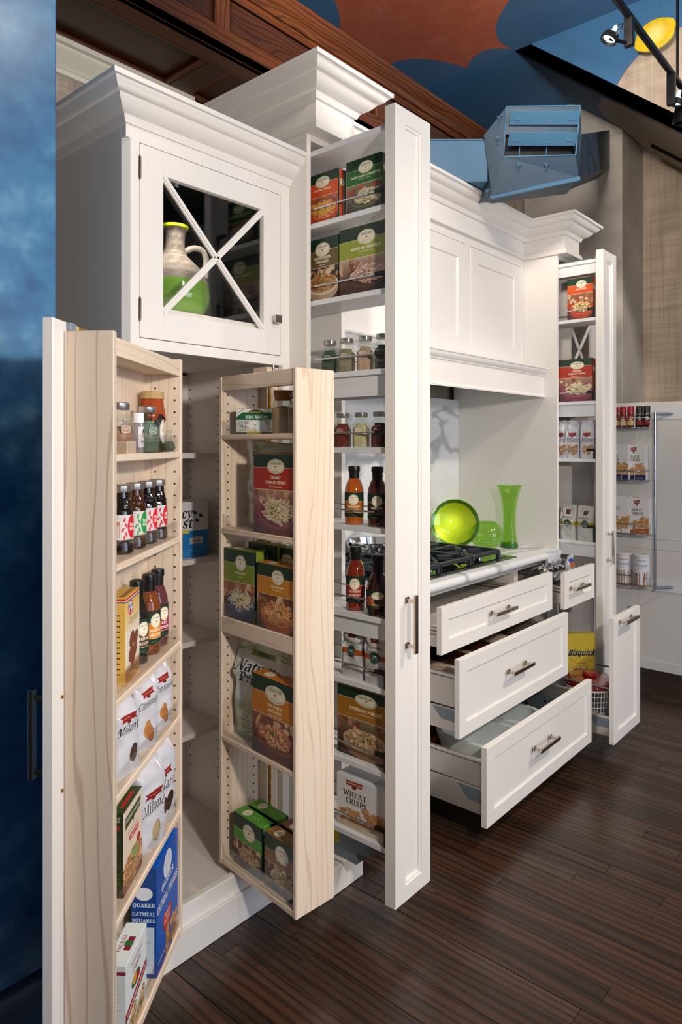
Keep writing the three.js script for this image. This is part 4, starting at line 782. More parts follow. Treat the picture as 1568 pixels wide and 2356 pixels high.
// --- swing-out maple rack
const teaBox = carton(0.106, 0.076, 0.05, {
  front: (c, w, h) => {
    solid('#f1f0ea')(c, w, h); c.fillStyle = '#16603a'; c.fillRect(0, h * 0.14, w, h * 0.3); c.fillStyle = '#e7e3d2'; c.fillRect(0, h * 0.12, w, h * 0.03);
    c.save(); c.globalAlpha = 0.9; for (let i = 0; i < 60; i++) ell(c, w * rr(0.5, 1), h * rr(0.46, 0.86), w * rr(0.01, 0.04), h * rr(0.02, 0.07), hx(rr(120, 200), rr(150, 200), rr(120, 190)), rr(0, 3)); c.restore();
    c.fillStyle = '#dfe9ee'; c.beginPath(); c.moveTo(w * 0.58, h * 0.5); c.lineTo(w * 0.8, h * 0.48); c.lineTo(w * 0.84, h * 0.85); c.lineTo(w * 0.54, h * 0.85); c.fill();
    text(c, 'Mint Medley', w * 0.57, h * 0.32, h * 0.17, '#f4fbef', { f: 'serif', max: w * 0.62 }); ell(c, w * 0.56, h * 0.12, w * 0.2, h * 0.08, '#1c1b12'); text(c, 'BIGELOW', w * 0.56, h * 0.125, h * 0.09, '#e6cf7a', { f: 'serif' });
    text(c, 'HERB', w * 0.2, h * 0.55, h * 0.15, '#3c4a50', { f: 'serif' }); text(c, 'TEA', w * 0.2, h * 0.69, h * 0.15, '#3c4a50', { f: 'serif' }); fauxLines(c, w * 0.05, h * 0.8, w * 0.34, 2, h * 0.05, '#6a7a80');
    c.fillStyle = '#1d5a3a'; c.fillRect(0, h * 0.9, w, h * 0.1); c.fillStyle = '#e2d25a'; c.beginPath(); c.ellipse(w * 0.5, h * 0.94, w * 0.2, h * 0.08, 0, 0, 7); c.fill(); text(c, 'ALL NATURAL', w * 0.5, h * 0.94, h * 0.07, '#4b5a1a');
    c.save(); c.translate(w * 0.12, h * 0.16); c.rotate(-0.65); c.fillStyle = '#f6f5ee'; c.fillRect(-w * 0.15, -h * 0.09, w * 0.3, h * 0.13); text(c, '20 TEA BAGS', 0, -h * 0.03, h * 0.08, '#5a625c'); c.restore();
  }, side: solid('#5d6660'), top: (c, w, h) => { solid('#8a8f88')(c, w, h); },
});
pack('tea_box', 'white and green mint herb tea box beside corked jar', 'box', atB(0.092, 0.068, 1.427), TURN_B + 0.72, teaBox);
function powderJar(name, label, pos, r, h, powder, kind) {
  const t = thing(name, label, 'jar', pos, TURN_B);
  mesh('glass_body', lathe([[0, 0.001], [r * 0.96, 0.001], [r, 0.006], [r, h * 0.66], [r * 0.9, h * 0.74], [r * 0.72, h * 0.8], [r * 0.72, h * 0.86]]), M.jarGlass, t);
  mesh('contents', lathe([[0, 0.004], [r * 0.93, 0.004], [r * 0.95, 0.01], [r * 0.95, h * 0.6], [r * 0.3, h * 0.64], [0, h * 0.66]]), std({ color: powder, roughness: 0.95 }), t);
  if (kind === 'cork') mesh('cork', lathe([[0, h * 0.78], [r * 0.7, h * 0.78], [r * 0.82, h * 0.97], [r * 0.8, h], [0, h]]), std({ color: 0x8a5c32, roughness: 0.9 }), t);
  else { mesh('lid', lathe([[0, h * 0.86], [r * 0.8, h * 0.86], [r * 0.82, h * 0.94], [r * 0.6, h * 0.99], [0, h]]), M.jarGlass, t); mesh('clip', [tube([[-r * 0.8, h * 0.84, 0], [-r * 1.05, h * 0.9, 0.004], [-r * 1.1, h * 0.8, 0.004], [-r * 0.85, h * 0.74, 0.006]], 0.0018, false, 5, true), new THREE.TorusGeometry(r * 0.8, 0.0016, 5, 24).rotateX(Math.PI / 2).translate(0, h * 0.86, 0)], M.blackMetal, t); }
  return t;
}
powderJar('cork_jar', 'glass jar of beige grains with a wide cork beside tea box', atB(0.232, 0.06, 1.427), 0.033, 0.122, 0xb59470, 'cork');
powderJar('clip_jar', 'wire clip glass jar of brown powder right of corked jar', atB(0.304, 0.06, 1.427), 0.033, 0.115, 0x8a6f5a, 'clip');
const promise = (flip) => (c, w, h) => {
  const g = c.createLinearGradient(0, 0, 0, h); g.addColorStop(0, '#e2e9c8'); g.addColorStop(0.2, '#f2f5ee'); g.addColorStop(0.5, '#e9efe2'); g.addColorStop(1, '#7f9468'); c.fillStyle = g; c.fillRect(0, 0, w, h);
  c.strokeStyle = '#9fb53c'; c.lineWidth = h * 0.008; for (const k of [0.09, 0.11]) { c.beginPath(); c.moveTo(0, h * (k + 0.04)); c.lineTo(w * 0.3, h * k); c.lineTo(w * 0.5, h * (k + 0.05)); c.lineTo(w * 0.8, h * k); c.lineTo(w, h * (k + 0.03)); c.stroke(); }
  c.fillStyle = '#7f9a36'; c.fillRect(w * 0.3, h * 0.11, w * 0.42, h * 0.05); text(c, 'NATURAL', w * 0.51, h * 0.135, h * 0.035, '#26351a');
  text(c, 'Nature\u2019s', w * 0.5, h * 0.27, h * 0.15, '#20262a', { f: 'serif', skew: -0.3, w: 'bold italic', max: w * 0.9 }); text(c, 'Promise', w * 0.52, h * 0.385, h * 0.15, '#20262a', { f: 'serif', skew: -0.3, w: 'bold italic', max: w * 0.9 });
  for (let i = 0; i < 60; i++) { c.strokeStyle = hx(...mix([236, 224, 190], [196, 170, 120], rnd())); c.lineWidth = w * 0.03; const a = rr(0.7, 2.4), x = w * rr(0.2, 0.9), y = h * rr(0.47, 0.7), L = h * 0.06; c.beginPath(); c.moveTo(x, y); c.lineTo(x + Math.cos(a) * L, y + Math.sin(a) * L * 1.6); c.stroke(); }
  ell(c, w * 0.15, h * 0.55, w * 0.14, h * 0.07, 'rgba(240,246,246,.85)', 0.4); ell(c, w * 0.25, h * 0.5, w * 0.1, h * 0.05, 'rgba(240,246,246,.85)', -0.6);
  c.fillStyle = '#dfe7c4'; c.fillRect(w * 0.12, h * 0.72, w * 0.4, h * 0.22); ['Crispy', 'tasty and', 'low fat.', 'snacking!', 'yum!'].forEach((s, i) => text(c, s, w * 0.31, h * (0.75 + i * 0.042), h * 0.034, '#2c3a20', { f: 'serif', w: '' }));
  c.fillStyle = '#6fa02c'; c.fillRect(w * 0.54, h * 0.72, w * 0.36, h * 0.11); text(c, 'Natural', w * 0.72, h * 0.755, h * 0.035, '#d7e8b0'); text(c, 'Veggie', w * 0.72, h * 0.8, h * 0.035, '#d7e8b0'); c.fillStyle = '#cbd8a4'; c.fillRect(w * 0.54, h * 0.83, w * 0.36, h * 0.11); text(c, 'VEGETABLE', w * 0.72, h * 0.86, h * 0.03, '#2c3a20'); text(c, 'STICKS', w * 0.72, h * 0.895, h * 0.03, '#2c3a20');
};
pack('snack_bag', 'pale green snack bag standing behind the red pasta carton', 'bag', atB(0.166, 0.097, 1.15), TURN_B, bag(0.25, 0.25, 0.075, { front: promise(), wrinkle: 0.012, seed: 3, top: 'crimp' }));
pack('pasta_box', 'red banded creamy tomato penne carton on the swing-out rack', 'box', atB(0.249, 0.036, 1.15), TURN_B - 0.03, farm(0.188, 0.222, 0.05, { band: RED, title: ['CREAMY', 'TOMATO PENNE'], sub: 'Italian-inspired entr\u00e9e', bowl: ['#9a5a68', '#7c3a4a'], tones: PALE, kind: 'tube', ground: '#8a4a58', ground2: '#b48a78', ground3: '#4a2230', ts: 0.055, ty: 0.46, band0: 0.17, band1: 0.44, n: 130, fb: 0.23 }));
pack('pasta_box', 'olive banded noodle carton with a green dip bowl on the swing-out rack', 'box', atB(0.091, 0.03, 0.887), TURN_B, farm(0.15, 0.205, 0.045, { band: '#7f8f2c', title: ['FETTUCCINE'], sub: 'ALFREDO', bowl: ['#3a4a7a', '#22305a'], tones: PALE, kind: 'curl', ground: '#6a3c22', ground2: '#a8683c', ts: 0.04, la: 0.16 }));
pack('pasta_box', 'orange gold banded carton with terracotta bowl on the swing-out rack', 'box', atB(0.262, 0.03, 0.887), TURN_B, farm(0.166, 0.182, 0.045, { band: GOLD, title: ['SICILIAN ORZO'], sub: 'Mediterranean entr\u00e9e', bowl: ['#c8763a', '#a8552a'], tones: WARMP, kind: 'curl', ground: '#8a5a34', ground2: '#6a3a24', ts: 0.042, fy: 0.76, la: 0.15 }));
for (const [s, w, l] of [[0.128, 0.082, 'dark green carton hidden behind the olive banded noodle carton'], [0.215, 0.1, 'dark green carton at the back between olive and gold banded cartons']]) pack('pasta_box', l, 'box', atB(s, w, 0.887), TURN_B, farm(0.13, 0.222 - (w - 0.08) * 0.3, 0.04, { band: OLIVE, title: ['PASTA'], bowl: ['#3a4a7a', '#22305a'], tones: PALE, kind: 'curl' }));
pack('snack_bag', 'pale green snack bag behind the five cheese macaroni carton', 'bag', atB(0.142, 0.066, 0.532), TURN_B, bag(0.255, 0.295, 0.07, { front: promise(), wrinkle: 0.012, seed: 9, top: 'crimp' }));
pack('pasta_box', 'orange banded five cheese macaroni carton on the swing-out rack', 'box', atB(0.25, 0.03, 0.532), TURN_B, farm(0.188, 0.222, 0.045, { band: '#c8791c', title: ['FIVE CHEESE', 'MACARONI'], sub: 'pasta & cheese entr\u00e9e', bowl: ['#8a4a34', '#6a2f22'], tones: [[236, 186, 140], [190, 120, 80]], kind: 'grain', n: 220, ground: '#6a3a2a', ground2: '#8a5a44', band0: 0.2, band1: 0.47, ts: 0.05, ty: 0.5, la: 0.23 }));
const grn = { band: '#4f9a2a', title: ['PEA RISOTTO'], bowl: ['#3a2620', '#2a1a16'], tones: [[220, 190, 140], [170, 130, 84]], kind: 'grain', n: 200, ground: '#4a3026', ground2: '#5a3c2c', ts: 0.036, la: 0.2, band0: 0.28, band1: 0.5 };
const brn = { ...grn, band: '#8a5f34', title: ['WILD MUSHROOM'], tones: [[214, 196, 150], [160, 130, 90]], ground: '#5a4036' };
for (const [s, w, o, l] of [[0.118, 0.04, grn, 'bright green banded risotto carton at the front of the lowest maple shelf'], [0.118, 0.095, grn, 'bright green topped carton at the back of the lowest maple shelf'], [0.268, 0.04, brn, 'brown banded carton at the front of the lowest maple shelf'], [0.268, 0.095, brn, 'brown topped carton at the back of the lowest maple shelf']]) pack('risotto_box', l, 'box', atB(s, w, 0.166), TURN_B, farm(0.136, 0.15, 0.044, o));
// --- spice jars: rounded square glass, metal lid
const jarBody = (r, h) => { const g = [], P = []; const prof = [[0, 0], [0.94, 0], [1, 0.05], [1, 0.62], [0.94, 0.7], [0.66, 0.78], [0.64, 0.86]], n = 28; for (let j = 0; j + 1 < prof.length; j++) for (let i = 0; i < n; i++) { const at = (k, q) => { const t = q / n * 6.28318, sq = prof[k][1] < 0.7 ? 0.62 : 0.62 + (prof[k][1] - 0.7) * 2.6; return [sgp(Math.cos(t), Math.min(1, sq)) * r * prof[k][0], prof[k][1] * h, sgp(Math.sin(t), Math.min(1, sq)) * r * prof[k][0]]; }; const a = at(j, i), b = at(j, i + 1), c = at(j + 1, i + 1), d = at(j + 1, i); P.push(...a, ...d, ...c, ...a, ...c, ...b); } return toCreasedNormals(tris(P), 0.7); };
const jarLook = {};
function spiceJar(label, pos, turn, color, o = {}) {
  const r = o.r ?? 0.025, h = o.h ?? 0.105, t = thing('spice_jar', label, 'jar', pos, turn + (turn === TC ? 0.3 : -0.7), o.group);
  mesh('glass_body', jarBody(r, h), M.jarGlass, t);
  const k = color + (o.grit ? 'g' : ''); jarLook[k] = jarLook[k] || std({ color, roughness: 0.9, ...(o.grit ? { map: fieldTex(64, 64, 0.03, 0.03, () => mix([255, 255, 255], [90, 40, 30], rnd() < 0.45 ? rnd() : 0)) } : {}) });
  const c = jarBody(r * 0.93, h); c.scale(1, o.fill ?? 0.78, 1); c.translate(0, 0.002, 0); if (o.grit) { const p = c.attributes.position, u = c.attributes.uv; for (let i = 0; i < p.count; i++) u.setXY(i, p.getX(i) + p.getZ(i) * 0.7, p.getY(i)); } mesh('contents', c, jarLook[k], t);
  mesh('lid', lathe([[0, h * 0.86], [r * 0.76, h * 0.86], [r * 0.8, h * 0.875], [r * 0.8, h * 0.985], [r * 0.74, h], [0, h * 0.99]]), M.lid, t);
  const em = print(0.03, 0.02, (c2, w, hh) => { solid(o.tint || '#8f8c80')(c2, w, hh); c2.strokeStyle = '#e8e6da'; c2.lineWidth = 1.5; c2.beginPath(); c2.ellipse(w / 2, hh / 2, w * 0.46, hh * 0.44, 0, 0, 7); c2.stroke(); fauxLines(c2, w * 0.2, hh * 0.4, w * 0.6, 2, hh * 0.2, '#e8e6da', 1.5); });
  const eg = new THREE.PlaneGeometry(0.022, 0.015); const uu = eg.attributes.uv; for (let i = 0; i < 4; i++) uu.setXY(i, ...em.at(uu.getX(i), uu.getY(i)));
  mesh('emblem', box(-0.011, 0.011, h * 0.4, h * 0.55, r - 0.0002, r + 0.0004, { b: 0, uv: (ax, s, a, b) => em.at(a, b) }), printMat(em.id, 'paper'), t);
  return t;
}
// --- middle pull-out, top to bottom
const TC = -Math.PI / 2, atC = (z, y, x = 1.63) => [x, y + 0.0003, z];
pack('pasta_box', 'orange banded carton on the top shelf of the middle pull-out', 'box', atC(-1.478, 2.085, 1.628), TC, farm(0.145, 0.16, 0.04, { band: ORANGE, title: ['VEGETABLE PAELLA'], bowl: ['#d8603a', '#b8442a'], tones: [[244, 206, 120], [214, 150, 60]], kind: 'curl', ground: '#8a3a2a', ground2: '#a06048', ts: 0.05, extra: [220, 120, 60] }));
pack('pasta_box', 'green banded four cheese florentine carton on the top pull-out shelf', 'box', atC(-1.305, 2.085, 1.628), TC, farm(0.135, 0.164, 0.04, { band: GREEN, title: ['FOUR CHEESE FLORENTINE'], sub: 'pasta in a creamy sauce', bowl: ['#6a6a50', '#4a4a38'], tones: PALE, kind: 'tube', ground: '#6a5f48', ground2: '#8a7a5a', ts: 0.055, extra: [200, 90, 60] }));
pack('pasta_box', 'brown banded mushroom farfalle carton left of the herbs carton', 'box', atC(-1.478, 1.845, 1.63), TC, farm(0.148, 0.196, 0.045, { band: MUSH, title: ['MUSHROOM', 'FARFALLE'], sub: 'pasta in sauce', bowl: ['#d8cab0', '#b89c7a'], tones: [[222, 170, 96], [160, 100, 50]], kind: 'grain', n: 140, ground: '#4a3020', ground2: '#3a3a38', ts: 0.06, ty: 0.45 }));
pack('pasta_box', 'light olive banded herbs of provence carton on the middle pull-out', 'box', atC(-1.307, 1.845, 1.632), TC, farm(0.19, 0.205, 0.045, { band: '#98a23c', title: ['HERBS DE PROVENCE'], sub: 'French-inspired entr\u00e9e', bowl: ['#5a4034', '#4a3028'], tones: [[236, 206, 190], [196, 150, 130]], kind: 'tube', n: 150, ground: '#7a5a4a', ground2: '#c0a890', ts: 0.055, fa: 0.4, la: 0.17 }));
[[-1.452, 0x3d4f3f, 'dark green herb jar at the left end of the upper spice shelf'], [-1.384, 0x8c8168, 'olive brown spice jar second on the upper spice shelf'], [-1.312, 0xb99a84, 'pinkish tan spice jar third on the upper spice shelf'], [-1.245, 0x5f6a58, 'grey green herb jar at the right end of the upper spice shelf']].forEach(([z, col, l], i) => spiceJar(l, atC(z, 1.616, 1.625), TC, col, { tint: ['#56685a', '#9b9078', '#c3a693', '#727d6a'][i] }));
spiceJar('jar of red and brown chilli flakes on the lower spice shelf', atC(-1.40, 1.389, 1.625), TC, 0x7c2d1e, { grit: 1, tint: '#7c3a2c' });
spiceJar('cream coloured powder jar in the middle of the lower spice shelf', atC(-1.327, 1.389, 1.625), TC, 0xcabb95, { tint: '#c6b998' });
spiceJar('dark red brown spice jar right on the lower spice shelf', atC(-1.257, 1.389, 1.625), TC, 0x5c2a1c, { tint: '#6b3a2c' });
// --- sauce bottles
const sauceGlass = (col) => phy({ color: col, roughness: 0.12, clearcoat: 1, clearcoatRoughness: 0.03 });
const sauceProf = (r, h, kind) => kind === 'squat' ? [[0, 0.001], [r * 0.95, 0.001], [r, 0.006], [r, h * 0.4], [r * 0.92, h * 0.5], [r * 0.7, h * 0.62], [r * 0.46, h * 0.7], [r * 0.42, h * 0.76]] : [[0, 0.001], [r * 0.95, 0.001], [r, 0.006], [r, h * 0.55], [r * 0.95, h * 0.63], [r * 0.72, h * 0.74], [r * 0.52, h * 0.79], [r * 0.48, h * 0.84]];
function sauceBottle(label, pos, turn, o) {
  const { r = 0.029, h = 0.175 } = o, t = thing('sauce_bottle', label, 'bottle', pos, turn + (turn === TC ? 0.6 : 0));
  mesh('bottle_body', lathe(sauceProf(r, h, o.kind), 30, 0.9), sauceGlass(o.color), t);
  const n0 = o.kind === 'squat' ? 0.7 : 0.78, cr = r * (o.kind === 'squat' ? 0.54 : 0.62);
  mesh('cap', lathe([[0, h * n0], [cr * 0.86, h * n0], [cr * 0.9, h * 0.9], [cr, h * 0.91], [cr * 1.02, h * 0.96], [cr * 0.96, h * 0.995], [cr * 0.75, h], [0, h * 0.99]]), M.blackCap, t, 'black cap with a sealed neck');
  const y0 = h * 0.13, lh = h * (o.kind === 'squat' ? 0.3 : 0.42);
  const lb = labelBand(r + 0.0006, y0, lh, (c, w, hh) => { solid('#152a1c')(c, w, hh); c.fillStyle = o.band; c.fillRect(0, hh * 0.36, w, hh * 0.46); c.fillStyle = '#e8dcc0'; c.fillRect(0, hh * 0.35, w, hh * 0.015); c.fillRect(0, hh * 0.81, w, hh * 0.015); badge(c, w / 2, hh * 0.3, w * 0.2, hh * 0.2); o.title.forEach((s, i) => text(c, s, w / 2, hh * (0.58 + i * 0.13), hh * 0.12, '#f6ead2', { max: w * 0.5 })); fauxLines(c, w * 0.3, hh * 0.92, w * 0.4, 1, 3, '#6a8a6a'); }, 2.6);
  mesh('label', lb.geo, lb.mat, t);
  return t;
}
sauceBottle('bright orange ginger sauce bottle beside the general tso bottle', atC(-1.357, 1.158, 1.628), TC, { color: 0xb0560e, band: '#b5651f', title: ['ASIAN GINGER', 'SAUCE'] });
sauceBottle('dark red brown general tso sauce bottle right on its shelf', atC(-1.268, 1.158, 1.628), TC, { color: 0x4a160a, band: '#3a1a1c', title: ['GENERAL', 'TSO'] });
sauceBottle('tall red orange pineapple grilling sauce bottle beside squat barbecue bottle', atC(-1.352, 0.90, 1.628), TC, { color: 0x7a2408, band: '#a32c1e', title: ['CHILE PINEAPPLE', 'GRILLING SAUCE'], h: 0.19 });
sauceBottle('squat dark brown barbecue sauce bottle with rounded shoulders', atC(-1.26, 0.90, 1.622), TC, { color: 0x2c0f08, band: '#a3481e', title: ['KANSAS CITY', 'BARBECUE'], kind: 'squat', r: 0.036, h: 0.176 });
// --- coffee bags
const coffee = (name, band, bandCol) => (c, w, h) => {
  solid('#e2dfd9')(c, w, h); c.fillStyle = bandCol; c.fillRect(0, h * 0.46, w, h * 0.1); c.fillStyle = '#5a2416'; c.fillRect(w * 0.38, h * 0.12, w * 0.26, h * 0.13); ell(c, w * 0.51, h * 0.185, w * 0.06, h * 0.045, '#8a4a30');
  text(c, name, w * 0.5, h * 0.34, h * 0.06, '#2a2624', { f: 'serif', max: w * 0.8 }); fauxLines(c, w * 0.4, h * 0.4, w * 0.2, 1, 2, '#6a6460');
  ell(c, w * 0.5, h * 0.51, w * 0.2, h * 0.115, '#1d4a36'); c.strokeStyle = '#d8e2da'; c.lineWidth = 1.2; c.beginPath(); c.ellipse(w * 0.5, h * 0.51, w * 0.18, h * 0.1, 0, 0, 7); c.stroke(); ell(c, w * 0.5, h * 0.51, w * 0.11, h * 0.062, '#0d2018');
  c.strokeStyle = '#dfe8e0'; c.lineWidth = 1.4; for (const s of [-1, 1]) for (const k of [0.03, 0.06, 0.09]) { c.beginPath(); c.moveTo(w * 0.5 + s * w * k, h * 0.56); c.quadraticCurveTo(w * 0.5 + s * w * (k + 0.03), h * 0.52, w * 0.5 + s * w * k * 0.7, h * 0.47); c.stroke(); } ell(c, w * 0.5, h * 0.5, w * 0.025, h * 0.02, '#dfe8e0');
  if (band) { c.fillStyle = '#2c2826'; c.fillRect(w * 0.24, h * 0.74, w * 0.36, h * 0.05); } fauxLines(c, w * 0.28, h * 0.84, w * 0.44, 2, h * 0.04, '#a8a29c');
};
pack('coffee_bag', 'white coffee bag with orange stripe and folded top, left of the colombia bag', 'bag', atC(-1.352, 0.699, 1.635), TC, bag(0.088, 0.158, 0.06, { front: coffee('KONA BLEND', 1, '#c05a1e'), seed: 4, top: 'fold', wrinkle: 0.008, back: 0.012 }));
pack('coffee_bag', 'white colombia coffee bag with orange stripe, right on the shelf', 'bag', atC(-1.258, 0.699, 1.63), TC, bag(0.09, 0.16, 0.06, { front: coffee('COLOMBIA', 1, '#c05a1e'), seed: 6, top: 'fold', wrinkle: 0.008 }));
pack('pasta_box', 'gold banded parmesan porcini carton low in the middle pull-out', 'box', atC(-1.307, 0.462, 1.632), TC, farm(0.2, 0.207, 0.05, { band: '#ad7420', title: ['PARMESAN PORCINI'], sub: 'pasta & chicken entr\u00e9e', bowl: ['#c0a080', '#8a684a'], tones: [[240, 214, 170], [190, 140, 90]], kind: 'grain', n: 160, ground: '#5a3a28', ground2: '#8a7a54', band0: 0.16, band1: 0.44, ts: 0.06, extra: [210, 150, 120], la: 0.2 }));
const crackers = (lines, o = {}) => (c, w, h) => {
  solid('#e9e7e4')(c, w, h); c.fillStyle = '#9b3226'; c.beginPath(); c.moveTo(w * 0.18, h * 0.08); c.lineTo(w * 0.52, h * 0.06); c.lineTo(w * 0.5, h * 0.16); c.lineTo(w * 0.2, h * 0.17); c.fill(); text(c, 'PEPPERIDGE FARM', w * 0.35, h * 0.115, h * 0.05, '#f2e6da', { max: w * 0.3, f: 'serif' }); ell(c, w * 0.35, h * 0.19, w * 0.05, h * 0.03, '#7a241c');
  fauxLines(c, w * 0.2, h * 0.235, w * 0.3, 1, 2, '#9a948c'); lines.forEach((s, i) => text(c, s, w * (0.36 + i * 0.03), h * (0.33 + i * (o.gap ?? 0.14)), h * (o.ts ?? 0.15), '#26211e', { f: 'serif', w: '', max: w * 0.6 }));
  for (let i = 0; i < 70; i++) { const x = w * rr(0.1, 1), y = h * rr(0.55, 0.86), k = o.stick ? 1 : 0; if (x < w * 0.5 && y < h * 0.66) continue; c.save(); c.translate(x, y); c.rotate(rr(-0.9, 0.9)); const a = w * (k ? 0.12 : rr(0.05, 0.09)), b = h * (k ? 0.025 : rr(0.03, 0.05)); c.fillStyle = 'rgba(110,60,30,.7)'; c.fillRect(-a, -b + 1.5, 2 * a, 2 * b); c.fillStyle = hx(...mix([226, 184, 130], [188, 128, 76], rnd())); c.fillRect(-a, -b, 2 * a, 2 * b); c.restore(); }
  if (o.foot) { c.fillStyle = o.foot; c.beginPath(); c.moveTo(0, h * 0.9); c.quadraticCurveTo(w * 0.3, h * 0.84, w, h * 0.85); c.lineTo(w, h); c.lineTo(0, h); c.fill(); fauxLines(c, w * 0.5, h * 0.92, w * 0.4, 2, h * 0.03, '#e8e4de', 1.5); }
};
const factsSide = (c, w, h) => { solid('#e6e4e1')(c, w, h); c.strokeStyle = '#8a8a8e'; c.strokeRect(w * 0.15, h * 0.1, w * 0.7, h * 0.8); fauxLines(c, w * 0.2, h * 0.18, w * 0.6, 12, h * 0.06, '#9a9a9e'); };
const topText = (c, w, h) => { solid('#dfe1e6')(c, w, h); fauxLines(c, w * 0.08, h * 0.2, w * 0.4, 6, h * 0.12, '#8f97a6'); for (let i = 0; i < 16; i++) { c.fillStyle = i % 3 ? '#4a4a52' : '#b0b2b8'; c.fillRect(w * (0.66 + i * 0.014), h * 0.25, w * 0.007, h * 0.5); } };
pack('cracker_box', 'white wheat crisps cracker box on the lowest pull-out shelf', 'box', atC(-1.307, 0.248, 1.635), TC, carton(0.196, 0.152, 0.066, { front: crackers(['WHEAT', 'CRISPS'], { foot: '#c9b49a' }), side: factsSide, top: topText }));
// --- right pull-out
const atD = (z, y, x = 3.452) => [x, y + 0.0003, z];
pack('pasta_box', 'orange banded carton with red bowl on top shelf of right pull-out', 'box', atD(-1.389, 2.026), TC, farm(0.128, 0.206, 0.045, { band: ORANGE, title: ['MACARONI'], bowl: ['#c8502e', '#a8402a'], tones: [[246, 226, 170], [220, 180, 110]], kind: 'grain', n: 130, ground: '#a8442a', ground2: '#8a5a3a', ts: 0.05, band0: 0.17, band1: 0.38 }));
pack('pasta_box', 'red banded creamy tomato penne carton in the right pull-out', 'box', atD(-1.412, 1.613), TC, farm(0.172, 0.214, 0.05, { band: RED, title: ['CREAMY', 'TOMATO PENNE'], sub: 'Italian-inspired entr\u00e9e', bowl: ['#9a5a68', '#7c3a4a'], tones: PALE, kind: 'tube', ground: '#8a4a58', ground2: '#b48a78', ground3: '#4a2230', ts: 0.055, ty: 0.46, band0: 0.17, band1: 0.44 }));
const cookies = (name, o = {}) => (c, w, h) => {
  const g = c.createLinearGradient(0, 0, w, 0); g.addColorStop(0, '#d4d4da'); g.addColorStop(0.2, '#f0f0f2'); g.addColorStop(0.7, '#ececf0'); g.addColorStop(1, '#d8d8de'); c.fillStyle = g; c.fillRect(0, 0, w, h);
  const y = o.y ?? 0.36; c.fillStyle = '#a52a22'; c.beginPath(); c.moveTo(w * 0.22, h * (y - 0.03)); c.lineTo(w * 0.8, h * (y - 0.045)); c.lineTo(w * 0.74, h * y); c.lineTo(w * 0.8, h * (y + 0.035)); c.lineTo(w * 0.24, h * (y + 0.045)); c.lineTo(w * 0.3, h * y); c.fill(); ell(c, w * 0.52, h * (y + 0.055), w * 0.08, h * 0.018, '#7a1d18'); fauxLines(c, w * 0.34, h * y, w * 0.4, 1, 2, '#f2dcd4', 1.5);
  text(c, name, w * 0.52, h * (y + 0.15), h * 0.15, '#222226', { f: 'serif', w: 'italic', skew: -0.15, max: w * 0.86 }); fauxLines(c, w * 0.34, h * (y + 0.22), w * 0.4, 1, 3, '#9a9aa4');
  const tone = o.tone || [[226, 178, 124], [196, 138, 86]];
  for (const [x, yy, rot, k] of (o.bites || [[0.36, 0.75, 0.1, 0], [0.68, 0.72, 0.9, 1], [0.72, 0.8, 0.7, 0.4]])) { ell(c, w * x, h * yy, w * 0.14, h * 0.12, hx(...mix(tone[1], [90, 60, 40], 0.4)), rot); ell(c, w * x - 1.5, h * yy - 1.5, w * 0.13, h * 0.112, hx(...mix(tone[0], tone[1], k)), rot); }
};
for (const [z, l] of [[-1.494, 'white cookie bag mostly hidden at the left of its shelf'], [-1.431, 'white cookie bag in the middle of the right pull-out shelf'], [-1.355, 'white cookie bag nearest the front of the right pull-out shelf']]) pack('cookie_bag', l, 'bag', atD(z, 1.326, 3.458), TC, bag(0.073, 0.19, 0.055, { front: cookies('Milano'), seed: z * 40, top: 'fold', wrinkle: 0.007 }));
for (const [z, l] of [[-1.455, 'white espresso coffee bag at the left of the lowest right shelf'], [-1.366, 'white espresso coffee bag at the right of the lowest right shelf']]) pack('coffee_bag', l, 'bag', atD(z, 0.914, 3.455), TC, bag(0.083, 0.172, 0.05, { front: coffee('ESPRESSO', 0, '#b9a726'), seed: z * 31, top: 'crimp', square: 0.4, wrinkle: 0.006 }));
// --- chrome basket rack on the right pantry door
const spiceBottle = (label, z, cap, lab) => {
  const t = thing('spice_bottle', label, 'bottle', [4.06, 1.4935, z], TC + 0.3), r = 0.0185, h = 0.118;
  mesh('bottle_body', lathe([[0, 0], [r * 0.96, 0], [r, 0.003], [r, h * 0.6], [r * 0.86, h * 0.66], [r * 0.86, h * 0.7]]), phy({ color: lab[2], roughness: 0.15, clearcoat: 1 }), t);
  mesh('cap', lathe([[0, h * 0.68], [r * 0.95, h * 0.68], [r * 0.97, h * 0.98], [r * 0.9, h], [0, h]]), std({ color: cap, roughness: 0.35 }), t);
  const lb = labelBand(r + 0.0004, h * 0.1, h * 0.46, (c, w, hh) => { solid(lab[0])(c, w, hh); c.fillStyle = lab[1]; c.fillRect(0, hh * 0.5, w, hh * 0.5); ell(c, w / 2, hh * 0.3, w * 0.2, hh * 0.18, '#f0e4d4'); fauxLines(c, w * 0.34, hh * 0.66, w * 0.3, 3, hh * 0.1, '#5a2a1c', 1.5); }, 2.6);
  mesh('label', lb.geo, lb.mat, t);
};
for (const [z, l] of [[-1.436, 'red capped spice bottle at the left of the top wire basket'], [-1.393, 'red capped spice bottle second in the top wire basket'], [-1.350, 'red capped spice bottle third in the top wire basket']]) spiceBottle(l, z, 0xa81420, ['#b01c22', '#e6c98a', 0x6a1c14]);
for (const [z, l] of [[-1.302, 'black capped spice bottle beside the red capped ones'], [-1.262, 'black capped spice bottle at the right end of the top basket']]) spiceBottle(l, z, 0x0e0e10, ['#141414', '#8a2420', 0x241410]);
const CR = (l, z, y, x, w, h, lines, o) => pack('cracker_box', l, 'box', [x, y + 0.003, z], TC, carton(w, h, 0.055, { front: crackers(lines, o), side: factsSide, top: topText }));
